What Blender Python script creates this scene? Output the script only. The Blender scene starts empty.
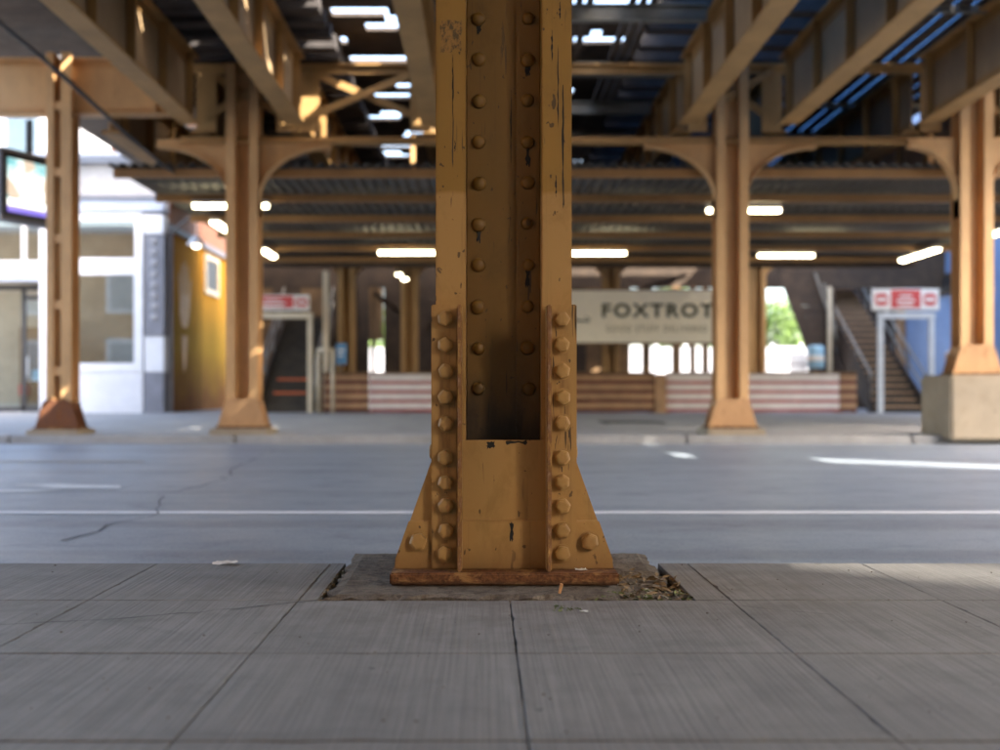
import bpy, bmesh, math, random
from mathutils import Vector, Matrix
R = math.radians
rnd = random.Random(7)
scene = bpy.context.scene
COL = scene.collection

# ------------------------------------------------------------------ camera
CAMH = 0.59
cam_d = bpy.data.cameras.new("camera")
cam = bpy.data.objects.new("camera", cam_d)
COL.objects.link(cam)
cam.location = (0, 0, CAMH)
cam.rotation_euler = (R(90), 0, 0)
cam_d.sensor_width = 36.0
cam_d.lens = 40.0
cam_d.shift_x = 0.017
cam_d.shift_y = 0.017
cam_d.clip_start = 0.05
cam_d.clip_end = 3000
cam_d.dof.use_dof = True
cam_d.dof.focus_distance = 3.36
cam_d.dof.aperture_fstop = 1.85
scene.camera = cam

# ------------------------------------------------------------------ sky, sun, exposure
SUN_EL = 40.0
SH = Vector((0.81, -0.586, 0)).normalized()          # horizontal direction towards the sun
world = bpy.data.worlds.new("World")
scene.world = world
world.use_nodes = True
wn = world.node_tree
bg = wn.nodes["Background"]
sky = wn.nodes.new("ShaderNodeTexSky")
sky.sky_type = 'NISHITA'
sky.sun_disc = False
sky.sun_elevation = R(SUN_EL)
sky.sun_rotation = math.atan2(SH.x, SH.y)
sky.air_density = 1.0
sky.dust_density = 4.0
sky.ozone_density = 0.3
wn.links.new(sky.outputs[0], bg.inputs[0])
bg.inputs[1].default_value = 0.15
sun_d = bpy.data.lights.new("sun", 'SUN')
sun_d.energy = 3.5
sun_d.angle = R(0.5)
sun_d.color = (1.0, 0.93, 0.82)
sun = bpy.data.objects.new("sun", sun_d)
COL.objects.link(sun)
to_sun = Vector((SH.x * math.cos(R(SUN_EL)), SH.y * math.cos(R(SUN_EL)), math.sin(R(SUN_EL))))
sun.rotation_euler = to_sun.to_track_quat('Z', 'Y').to_euler()
sun.location = (20, -10, 40)

scene.view_settings.view_transform = 'Standard'
scene.view_settings.look = 'None'
scene.view_settings.gamma = 1.0
scene.view_settings.use_curve_mapping = False
scene.view_settings.exposure = 3.15
scene.render.engine = 'CYCLES'
cy = scene.cycles
cy.use_denoising = True
try:
    cy.denoiser = 'OPENIMAGEDENOISE'
except Exception:
    pass
cy.max_bounces = 8
cy.diffuse_bounces = 5
cy.glossy_bounces = 4
cy.transmission_bounces = 6
cy.transparent_max_bounces = 8
cy.sample_clamp_indirect = 8.0
cy.caustics_reflective = False
cy.caustics_refractive = False

# ------------------------------------------------------------------ material helpers
class NT:
    def __init__(s, name):
        s.m = bpy.data.materials.new(name)
        s.m.use_nodes = True
        s.t = s.m.node_tree
        s.bsdf = s.t.nodes["Principled BSDF"]
        s.pos = s.n("ShaderNodeNewGeometry").outputs["Position"]
    def n(s, typ, **kw):
        nd = s.t.nodes.new(typ)
        for k, v in kw.items():
            setattr(nd, k, v)
        return nd
    def L(s, a, b):
        s.t.links.new(a, b)
    def setin(s, sock, v):
        if isinstance(v, bpy.types.NodeSocket):
            s.L(v, sock)
        else:
            sock.default_value = v
    def noise(s, scale=(1, 1, 1), detail=4, rough=0.55, dist=0.0, loc=(0, 0, 0)):
        mp = s.n("ShaderNodeMapping")
        mp.inputs["Scale"].default_value = scale
        mp.inputs["Location"].default_value = loc
        s.L(s.pos, mp.inputs["Vector"])
        nz = s.n("ShaderNodeTexNoise")
        nz.inputs["Scale"].default_value = 1.0
        nz.inputs["Detail"].default_value = detail
        nz.inputs["Roughness"].default_value = rough
        nz.inputs["Distortion"].default_value = dist
        s.L(mp.outputs[0], nz.inputs["Vector"])
        return nz.outputs["Fac"]
    def ramp(s, fac, lo, hi, a=0.0, b=1.0):
        mr = s.n("ShaderNodeMapRange")
        mr.clamp = True
        s.L(fac, mr.inputs[0])
        mr.inputs[1].default_value = lo
        mr.inputs[2].default_value = hi
        mr.inputs[3].default_value = a
        mr.inputs[4].default_value = b
        return mr.outputs[0]
    def math(s, op, a, b=0.0):
        m = s.n("ShaderNodeMath", operation=op)
        s.setin(m.inputs[0], a)
        s.setin(m.inputs[1], b)
        return m.outputs[0]
    def mix(s, fac, a, b, blend='MIX'):
        mx = s.n("ShaderNodeMix", data_type='RGBA', blend_type=blend)
        s.setin(mx.inputs[0], fac)
        for k, v in ((6, a), (7, b)):
            if isinstance(v, bpy.types.NodeSocket):
                s.L(v, mx.inputs[k])
            else:
                mx.inputs[k].default_value = (*v, 1.0)
        return mx.outputs[2]
    def xyz(s):
        sp = s.n("ShaderNodeSeparateXYZ")
        s.L(s.pos, sp.inputs[0])
        return sp.outputs
    def out(s, col=None, rough=None, metal=None, spec=None, bump=None, bs=0.3, bd=0.01):
        b = s.bsdf
        if col is not None:
            if isinstance(col, bpy.types.NodeSocket):
                s.L(col, b.inputs["Base Color"])
            else:
                b.inputs["Base Color"].default_value = (*col, 1)
        if rough is not None:
            s.setin(b.inputs["Roughness"], rough)
        if metal is not None:
            s.setin(b.inputs["Metallic"], metal)
        if spec is not None:
            s.setin(b.inputs["Specular IOR Level"], spec)
        if bump is not None:
            bp = s.n("ShaderNodeBump")
            bp.inputs["Strength"].default_value = bs
            bp.inputs["Distance"].default_value = bd
            s.L(bump, bp.inputs["Height"])
            s.L(bp.outputs[0], b.inputs["Normal"])
        return s.m

def plain(name, col, rough=0.6, var=0.25, scale=3.0, metal=0.0, spec=None, bs=0.15):
    t = NT(name)
    a = t.noise((scale,) * 3, 5)
    f = t.noise((scale * 9,) * 3, 3)
    c = t.mix(t.ramp(a, 0.3, 0.7), tuple(x * (1 - var) for x in col), tuple(min(1, x * (1 + var * 0.6)) for x in col))
    c = t.mix(t.ramp(f, 0.55, 0.75, 0, 0.35), c, tuple(x * 0.6 for x in col))
    return t.out(c, t.ramp(f, 0.3, 0.7, rough - 0.08, min(1, rough + 0.1)), metal, spec, f, bs, 0.01)

def steel_paint(name, old, fresh=None, zline=None, rust=0.5, chips=0.5, rough=0.45, dirt=0.5, bump=0.12, soot=False):
    """weathered structural paint: tone drift, rust bloom, black vertical scratches, paint chips, grime"""
    t = NT(name)
    x, y, z = t.xyz()
    big = t.noise((1.7, 1.7, 0.9), 5, 0.6)
    fine = t.noise((60, 60, 60), 3, 0.6)
    col = t.mix(t.ramp(big, 0.35, 0.68), old, tuple(c * 0.72 for c in old))
    if fresh is not None:
        edge = t.math('ADD', z, t.math('MULTIPLY', t.noise((9, 9, 2), 2), 0.03))
        col = t.mix(t.ramp(edge, zline + 0.008, zline + 0.022), fresh, col)
    mott = t.noise((7, 7, 4), 6, 0.7, 0.4)
    col = t.mix(t.ramp(mott, 0.52, 0.75, 0, 0.5 * dirt), col, tuple(c * 0.5 for c in old))
    # runs of grime down the surface
    run = t.noise((34, 34, 1.1), 4, 0.6, 0.3)
    col = t.mix(t.ramp(run, 0.60, 0.78, 0, 0.55 * dirt), col, (0.055, 0.032, 0.014))
    # chips and scratches (dark, long in z)
    ch = t.noise((75, 75, 5.0), 3, 0.5, 0.6, (3, 1, 7))
    area = t.noise((3.1, 3.1, 2.2), 2, 0.5, 0.0, (9, 2, 4))
    chm = t.math('MULTIPLY', t.ramp(ch, 0.655, 0.672), t.ramp(area, 0.50, 0.58))
    sp = t.noise((48, 48, 30), 2, 0.5, 0.3, (5, 5, 1))
    chm = t.math('MAXIMUM', chm, t.math('MULTIPLY', t.ramp(sp, 0.70, 0.715), 0.8))
    chm = t.math('MULTIPLY', chm, chips)
    col = t.mix(chm, col, (0.03, 0.022, 0.016))
    rs = t.noise((11, 11, 7), 7, 0.72, 0.2, (1, 8, 3))
    rm = t.ramp(rs, 0.66 - 0.22 * rust, 0.82 - 0.2 * rust, 0, min(1, 0.9 * rust + 0.1))
    rcol = t.mix(t.ramp(fine, 0.4, 0.6), (0.16, 0.055, 0.018), (0.26, 0.10, 0.03))
    col = t.mix(rm, col, rcol)
    if name == "near_column_paint":      # rust wash running down from the bolt lines and creeping up from the base
        ax = t.math('ABSOLUTE', t.math('SUBTRACT', x, 0.064))
        line = t.math('MULTIPLY', t.ramp(ax, 0.150, 0.172), t.ramp(ax, 0.186, 0.210, 1, 0))
        line = t.math('MULTIPLY', line, t.ramp(z, 0.84, 0.60))
        wash = t.math('MULTIPLY', line, t.ramp(t.noise((60, 60, 6), 4, 0.65, 0.3, (2, 6, 1)), 0.42, 0.66))
        foot = t.math('MULTIPLY', t.ramp(t.math('ADD', z, t.math('MULTIPLY', mott, -0.10)), 0.09, 0.0), 0.9)
        col = t.mix(t.math('MULTIPLY', t.math('MAXIMUM', wash, foot), 0.6), col, (0.13, 0.058, 0.020))
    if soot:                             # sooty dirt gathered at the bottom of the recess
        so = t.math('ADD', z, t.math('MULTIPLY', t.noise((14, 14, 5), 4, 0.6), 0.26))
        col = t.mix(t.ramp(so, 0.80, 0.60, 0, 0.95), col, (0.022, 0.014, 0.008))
    rg = t.math('ADD', t.ramp(fine, 0.3, 0.7, rough - 0.06, rough + 0.1), t.math('MULTIPLY', rm, 0.35))
    h = t.math('SUBTRACT', t.math('ADD', t.math('MULTIPLY', fine, 0.35), t.math('MULTIPLY', mott, 0.5)), t.math('MULTIPLY', chm, 0.8))
    return t.out(col, rg, 0.0, 0.4, h, bump, 0.006)

def emit(name, col, strength):
    t = NT(name)
    t.bsdf.inputs["Base Color"].default_value = (0.8, 0.8, 0.8, 1)
    t.bsdf.inputs["Emission Color"].default_value = (*col, 1)
    t.bsdf.inputs["Emission Strength"].default_value = strength
    return t.m

M = {}
TAN = (0.43, 0.235, 0.075)
FRESH = (0.50, 0.285, 0.115)
FAR = (0.68, 0.40, 0.175)
M['near'] = steel_paint("near_column_paint", (0.300, 0.166, 0.032), (0.395, 0.230, 0.076), 1.204, 0.26, 0.9, 0.45, 0.9, 0.2)
M['web'] = steel_paint("recess_shade_paint", (0.185, 0.096, 0.018), None, None, 0.35, 0.7, 0.5, 1.0, 0.2, True)  # darker copy of the column paint: recess shade put into the colour
M['bolt'] = steel_paint("bolt_paint", (0.42, 0.245, 0.08), None, None, 0.38, 0.2, 0.45, 0.5, 0.25)
M['plate'] = steel_paint("rusty_plate", (0.30, 0.15, 0.05), None, None, 0.95, 0.3, 0.7, 0.8, 0.5)
def rusty_plate():
    t = NT("rusty_base_plate")
    a = t.noise((9, 9, 20), 6, 0.7, 0.4)
    f = t.noise((70, 70, 70), 4, 0.65)
    x, y, z = t.xyz()
    c = t.mix(t.ramp(f, 0.35, 0.65), (0.075, 0.030, 0.012), (0.19, 0.080, 0.028))
    c = t.mix(t.ramp(a, 0.50, 0.60), c, (0.30, 0.165, 0.06))
    low = t.ramp(t.math('ADD', z, t.math('MULTIPLY', a, 0.02)), 0.026, 0.036, 1, 0)
    c = t.mix(t.math('MULTIPLY', low, 0.8), c, (0.045, 0.020, 0.010))
    return t.out(c, 0.8, 0, 0.3, t.math('ADD', f, a), 0.6, 0.006)
M['plate'] = rusty_plate()
def worn_leg():
    t = NT("worn_angle_edge")
    x, y, z = t.xyz()
    big = t.noise((6, 6, 3), 5, 0.6)
    f = t.noise((60, 60, 25), 5, 0.7, 0.3)
    c = t.mix(t.ramp(big, 0.35, 0.65), (0.44, 0.26, 0.088), (0.34, 0.19, 0.052))
    edge = t.ramp(y, 3.334, 3.345, 1, 0)
    m = t.math('MULTIPLY', edge, t.ramp(f, 0.38, 0.56))
    rc = t.mix(t.ramp(f, 0.5, 0.7), (0.15, 0.05, 0.018), (0.40, 0.26, 0.15))
    c = t.mix(m, c, rc)
    return t.out(c, 0.55, 0, 0.4, f, 0.2, 0.004)
M['leg'] = worn_leg()
M['far'] = steel_paint("far_steel_paint", FAR, None, None, 0.25, 0.3, 0.5, 0.4)
M['girder'] = steel_paint("girder_paint", (0.44, 0.25, 0.088), None, None, 0.3, 0.3, 0.6, 0.8)
M['girder_web'] = steel_paint("girder_web_paint", (0.42, 0.285, 0.155), None, None, 0.3, 0.3, 0.6, 0.8)
M['rustbase'] = steel_paint("rusted_shoe", (0.17, 0.065, 0.028), None, None, 0.9, 0.3, 0.7, 0.8, 0.4)
M['shoe'] = steel_paint("column_shoe", (0.55, 0.31, 0.14), None, None, 0.5, 0.3, 0.6, 0.5, 0.3)
M['grey_beam'] = plain("weathered_grey_beam", (0.20, 0.19, 0.16), 0.7, 0.4, 2.0)
M['plank'] = plain("dark_deck_timber", (0.085, 0.065, 0.05), 0.8, 0.4, 4.0, bs=0.4)
M['tie'] = plain("creosoted_tie", (0.05, 0.042, 0.04), 0.75, 0.4, 5.0, bs=0.4)
M['rail'] = plain("rail_steel", (0.12, 0.09, 0.07), 0.5, 0.3, 5.0, 0.6)
M['corr'] = plain("corrugated_steel", (0.125, 0.115, 0.10), 0.5, 0.35, 1.2, 0.3)
M['purlin'] = steel_paint("purlin_paint", (0.34, 0.18, 0.065), None, None, 0.25, 0.2, 0.55, 0.5)
M['white'] = plain("white_paint", (0.70, 0.70, 0.72), 0.5, 0.08, 2.0)
M['fence'] = plain('weathered_white_boards', (0.40, 0.40, 0.42), 0.7, 0.2, 1.5)
M['cream'] = plain("cream_paint", (0.62, 0.52, 0.36), 0.5, 0.12, 3.0)
M['galv'] = plain("pale_frame_paint", (0.62, 0.63, 0.62), 0.5, 0.12, 3.0)
M['greystone'] = plain("grey_trim_paint", (0.20, 0.20, 0.225), 0.6, 0.2, 3.0)
M['shopwall'] = plain('shop_inner_wall', (0.42, 0.36, 0.28), 0.7, 0.3, 1.0)
M['railgrey'] = plain('worn_rail_paint', (0.26, 0.235, 0.19), 0.5, 0.3, 3.0)
M['greypale'] = plain("pale_grey_wall", (0.34, 0.335, 0.345), 0.7, 0.2, 2.0)
M['bluegrey'] = plain("blue_grey_trim", (0.33, 0.37, 0.46), 0.6, 0.15, 2.0)
M['dark'] = plain("dark_frame", (0.035, 0.032, 0.032), 0.45, 0.2, 3.0)
M['timber'] = plain("brown_timber", (0.20, 0.115, 0.05), 0.7, 0.35, 3.0, bs=0.3)
M['dtimber'] = plain("dark_brown_timber", (0.058, 0.036, 0.021), 0.8, 0.4, 3.0, bs=0.3)
M['redplank'] = plain("red_brown_plank", (0.15, 0.045, 0.025), 0.65, 0.25, 3.0)
M['tanplank'] = plain("tan_plank", (0.42, 0.24, 0.12), 0.65, 0.25, 3.0)
M['whiteplank'] = plain("white_plank", (0.74, 0.66, 0.60), 0.6, 0.12, 3.0)
M['pinkplank'] = plain("faded_red_plank", (0.42, 0.10, 0.09), 0.6, 0.15, 3.0)
M['signboard'] = plain("sign_cream", (0.84, 0.77, 0.62), 0.6, 0.06, 1.0)
M['ink'] = plain("sign_ink", (0.03, 0.034, 0.016), 0.6, 0.1, 2.0)
M['ink2'] = plain("sign_ink_pale", (0.27, 0.24, 0.15), 0.6, 0.1, 2.0)
M['red'] = plain("sign_red", (0.55, 0.06, 0.05), 0.5, 0.1, 3.0)
M['signwhite'] = plain("sign_white", (0.75, 0.70, 0.62), 0.5, 0.06, 3.0)
M['blue'] = plain("blue_plate", (0.10, 0.25, 0.42), 0.5, 0.1, 3.0)
M['ltblue'] = plain("pale_blue_plastic", (0.30, 0.50, 0.62), 0.45, 0.1, 3.0)
M['bluewall'] = plain("blue_painted_brick", (0.16, 0.24, 0.40), 0.7, 0.2, 1.2)
M['brick'] = plain("brown_brick", (0.28, 0.12, 0.06), 0.8, 0.3, 2.0)
M['treadol'] = plain("stair_tread", (0.055, 0.042, 0.026), 0.7, 0.3, 3.0)
M['orange'] = plain("orange_nosing", (0.62, 0.14, 0.04), 0.6, 0.1, 3.0)
M['leafdry'] = plain("dry_leaf", (0.24, 0.16, 0.075), 0.8, 0.5, 40.0)
M['moss'] = plain("weed_green", (0.10, 0.12, 0.03), 0.8, 0.4, 40.0)
M['paper'] = plain("litter_paper", (0.72, 0.70, 0.66), 0.7, 0.1, 20.0)
M['butt'] = plain("cigarette_filter", (0.55, 0.27, 0.10), 0.8, 0.1, 20.0)
M['tube'] = emit("fluorescent_tube", (1.0, 0.86, 0.52), 3.2)
M['bulb'] = emit("lamp_globe", (1.0, 0.85, 0.6), 1.0)
M['paint_white'] = plain("road_paint", (0.74, 0.75, 0.76), 0.6, 0.12, 6.0)
M['paint_worn'] = plain("worn_road_paint", (0.62, 0.63, 0.63), 0.65, 0.25, 5.0)
M['paint_yellow'] = plain("worn_yellow_paint", (0.30, 0.22, 0.10), 0.65, 0.4, 4.0)
M['crack'] = plain("crack_fill", (0.02, 0.019, 0.018), 0.9, 0.3, 30.0)
M['iron'] = plain("cast_iron", (0.06, 0.06, 0.062), 0.6, 0.3, 8.0, 0.3)
M['bark'] = plain("bark", (0.10, 0.07, 0.045), 0.9, 0.4, 8.0, bs=0.5)

def concrete_mat(name, base, broom=True, halo=False):
    t = NT(name)
    big = t.noise((1.3, 1.3, 1), 6, 0.62, 0.5)
    mid = t.noise((6, 6, 6), 6, 0.68)
    fine = t.noise((190, 190, 190), 3, 0.6)
    oi = t.n("ShaderNodeObjectInfo").outputs["Random"]
    c = t.mix(t.ramp(big, 0.32, 0.70), tuple(b * 0.78 for b in base), tuple(b * 1.12 for b in base))
    c = t.mix(t.ramp(mid, 0.50, 0.80, 0, 0.55), c, tuple(b * 0.62 * w for b, w in zip(base, (1.0, 0.94, 0.86))))
    c = t.mix(t.ramp(fine, 0.52, 0.68, 0, 0.55), c, tuple(b * 0.5 for b in base))
    c = t.mix(t.ramp(fine, 0.40, 0.28, 0, 0.35), c, tuple(min(1, b * 1.6) for b in base))
    c = t.mix(t.ramp(oi, 0, 1, 0, 0.28), c, tuple(b * 0.72 for b in base))
    spots = t.noise((23, 23, 23), 2, 0.5, 0.2, (4, 4, 4))
    c = t.mix(t.ramp(spots, 0.72, 0.76, 0, 0.75), c, (0.035, 0.032, 0.03))
    h = t.math('ADD', t.math('MULTIPLY', fine, 0.5), t.math('MULTIPLY', mid, 0.4))
    if broom:
        st = t.noise((120, 1.6, 1), 2, 0.6, 0.0)
        st2 = t.noise((46, 1.0, 1), 3, 0.6, 0.0, (3, 3, 0))
        c = t.mix(t.ramp(st, 0.42, 0.60, 0, 0.48), c, tuple(b * 0.52 for b in base))
        c = t.mix(t.ramp(st2, 0.52, 0.70, 0, 0.26), c, tuple(b * 1.35 for b in base))
        h = t.math('ADD', h, t.math('MULTIPLY', st, 1.8))
    if halo:
        vo = t.n("ShaderNodeTexVoronoi"); vo.inputs["Scale"].default_value = 4.3
        t.L(t.pos, vo.inputs["Vector"])
        sepc = t.n("ShaderNodeSeparateColor"); t.L(vo.outputs["Color"], sepc.inputs[0])
        gm = t.math('MULTIPLY', t.ramp(vo.outputs["Distance"], 0.075, 0.055), t.ramp(sepc.outputs[0], 0.62, 0.66))
        c = t.mix(t.math('MULTIPLY', gm, 0.75), c, (0.05, 0.045, 0.042))     # trodden gum
    if halo:      # trodden dirt and rust wash round the footing, dark stains near the kerb
        vd = t.n("ShaderNodeVectorMath", operation='DISTANCE')
        t.L(t.pos, vd.inputs[0]); vd.inputs[1].default_value = (0.1, 3.55, 0)
        hm = t.math('MULTIPLY', t.ramp(vd.outputs["Value"], 0.45, 1.15, 1, 0), t.ramp(mid, 0.3, 0.65))
        c = t.mix(t.math('MULTIPLY', hm, 0.55), c, (0.105, 0.078, 0.055))
        sm = t.noise((1.6, 4.5, 1), 5, 0.65, 0.8, (7, 1, 0))
        c = t.mix(t.ramp(sm, 0.57, 0.70, 0, 0.42), c, tuple(b * 0.45 for b in base))
    return t.out(c, t.ramp(mid, 0.3, 0.7, 0.62, 0.85), 0.0, 0.4, h, 0.45, 0.004)
M['slab'] = concrete_mat("broomed_concrete", (0.230, 0.220, 0.202), True, True)
M['pier'] = concrete_mat("footing_concrete", (0.155, 0.122, 0.092), False)
def footing_mat():
    t = NT("worn_footing_concrete")
    big = t.noise((5, 5, 5), 6, 0.7, 0.5)
    mid = t.noise((28, 28, 28), 6, 0.72, 0.3)
    fine = t.noise((160, 160, 160), 3, 0.6)
    c = t.mix(t.ramp(big, 0.35, 0.65), (0.10, 0.078, 0.056), (0.20, 0.165, 0.125))
    c = t.mix(t.ramp(mid, 0.48, 0.62, 0, 0.75), c, (0.055, 0.040, 0.028))
    c = t.mix(t.ramp(mid, 0.40, 0.30, 0, 0.5), c, (0.27, 0.235, 0.19))
    c = t.mix(t.ramp(fine, 0.52, 0.66, 0, 0.6), c, (0.06, 0.048, 0.036))
    h = t.math('ADD', t.math('MULTIPLY', mid, 1.0), t.math('MULTIPLY', fine, 0.4))
    return t.out(c, 0.9, 0, 0.3, h, 0.9, 0.012)
M['pier'] = footing_mat()
M['pier2'] = concrete_mat("pale_concrete", (0.36, 0.29, 0.20), False)
M['farslab'] = concrete_mat("far_concrete", (0.34, 0.335, 0.33), False)
M['kerb'] = concrete_mat("kerb_concrete", (0.38, 0.37, 0.355), False)
M['soil'] = plain("joint_soil", (0.035, 0.028, 0.02), 0.95, 0.5, 30.0, bs=0.6)
M['rubble'] = concrete_mat("rubble_concrete", (0.17, 0.142, 0.108), False)

def asphalt():
    t = NT("asphalt")
    x, y, z = t.xyz()
    big = t.noise((0.35, 1.1, 1), 5, 0.6, 0.6)
    mid = t.noise((2.2, 3.5, 1), 6, 0.7, 0.3)
    fine = t.noise((95, 95, 95), 3, 0.7)
    c = t.mix(t.ramp(big, 0.3, 0.7), (0.185, 0.218, 0.256), (0.240, 0.277, 0.325))
    c = t.mix(t.ramp(mid, 0.57, 0.68, 0, 0.5), c, (0.10, 0.106, 0.118))
    c = t.mix(t.ramp(fine, 0.42, 0.72, 0, 0.75), c, (0.30, 0.33, 0.36))
    c = t.mix(t.ramp(fine, 0.30, 0.46, 0.5, 0), c, (0.05, 0.05, 0.052))
    band = t.noise((0.05, 1.6, 1), 2, 0.5)
    c = t.mix(t.ramp(band, 0.52, 0.62, 0, 0.28), c, (0.075, 0.076, 0.082))
    return t.out(c, t.ramp(mid, 0.3, 0.75, 0.40, 0.58), 0.0, 0.5, fine, 0.4, 0.005)
M['asphalt'] = asphalt()

def foliage(name, a, b):
    t = NT(name)
    oi = t.noise((2.2, 2.2, 2.2), 3)
    f = t.noise((17, 17, 17), 2)
    c = t.mix(t.ramp(oi, 0.35, 0.65), a, b)
    c = t.mix(t.ramp(f, 0.3, 0.7, 0, 0.4), c, tuple(x * 1.6 for x in b))
    t.bsdf.inputs["Transmission Weight"].default_value = 0.0
    m = t.out(c, 0.6)
    return m
M['leaf'] = foliage("leaves", (0.05, 0.10, 0.02), (0.11, 0.18, 0.03))

def mural():
    t = NT("mural_paint")
    x, y, z = t.xyz()
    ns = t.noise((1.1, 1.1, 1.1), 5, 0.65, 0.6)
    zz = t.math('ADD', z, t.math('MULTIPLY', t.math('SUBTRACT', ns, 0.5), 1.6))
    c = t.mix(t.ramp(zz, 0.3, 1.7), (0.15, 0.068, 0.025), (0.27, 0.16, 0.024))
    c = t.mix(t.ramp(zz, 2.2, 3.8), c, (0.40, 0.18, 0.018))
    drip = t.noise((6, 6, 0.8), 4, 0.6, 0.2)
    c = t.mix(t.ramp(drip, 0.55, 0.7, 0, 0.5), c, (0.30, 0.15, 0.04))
    return t.out(c, 0.95, 0, 0.05, ns, 0.1)
M['mural'] = mural()
M['muralpale'] = plain("mural_pale_paint", (0.42, 0.225, 0.06), 0.6, 0.25, 3.0)

def glass_mat(name, tint, refl=0.28):
    t = NT(name)
    gl = t.n("ShaderNodeBsdfGlossy"); gl.inputs["Roughness"].default_value = 0.02
    tr = t.n("ShaderNodeBsdfTransparent"); tr.inputs[0].default_value = (*tint, 1)
    lw = t.n("ShaderNodeLayerWeight"); lw.inputs[0].default_value = 0.35
    mx = t.n("ShaderNodeMixShader")
    t.L(t.ramp(lw.outputs["Fresnel"], 0, 1, refl, 1.0), mx.inputs[0])
    t.L(tr.outputs[0], mx.inputs[1]); t.L(gl.outputs[0], mx.inputs[2])
    o = [n for n in t.t.nodes if n.type == 'OUTPUT_MATERIAL'][0]
    t.L(mx.outputs[0], o.inputs[0])
    return t.m
M['glass'] = glass_mat("shop_glass", (0.85, 0.9, 0.88), 0.12)

def sky_tint():  # translucent blue stands in for sky light between the ties
    t = NT("sky_tint_blue")
    n = t.noise((1.2, 0.5, 1), 4, 0.6)
    c = t.mix(t.ramp(n, 0.3, 0.7), (0.03, 0.09, 0.22), (0.06, 0.17, 0.38))
    tr = t.n("ShaderNodeBsdfTranslucent")
    t.L(c, tr.inputs[0])
    df = t.n("ShaderNodeBsdfDiffuse")
    t.L(c, df.inputs[0])
    mx = t.n("ShaderNodeMixShader")
    mx.inputs[0].default_value = 0.55
    t.L(df.outputs[0], mx.inputs[1])
    t.L(tr.outputs[0], mx.inputs[2])
    o = [n for n in t.t.nodes if n.type == 'OUTPUT_MATERIAL'][0]
    t.L(mx.outputs[0], o.inputs[0])
    return t.m
M['sky_tint'] = sky_tint()

def screen_mat():
    t = NT("display_picture")
    a = t.noise((2.5, 2.5, 4), 3, 0.5, 0.5)
    c = t.mix(t.ramp(a, 0.35, 0.6), (0.10, 0.28, 0.30), (0.75, 0.80, 0.74))
    b = t.noise((5, 5, 3), 2, 0.5, 0.2, (4, 4, 4))
    c = t.mix(t.ramp(b, 0.58, 0.64), c, (0.40, 0.30, 0.22))
    t.L(c, t.bsdf.inputs["Emission Color"])
    t.bsdf.inputs["Emission Strength"].default_value = 0.30
    t.bsdf.inputs["Base Color"].default_value = (0.02, 0.02, 0.02, 1)
    t.bsdf.inputs["Roughness"].default_value = 0.1
    return t.m
M['screen'] = screen_mat()
M['screen_strip'] = emit("display_violet_strip", (0.05, 0.03, 0.35), 0.3)
M['screen_white'] = emit("display_white_strip", (0.9, 0.9, 0.85), 0.25)

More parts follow.
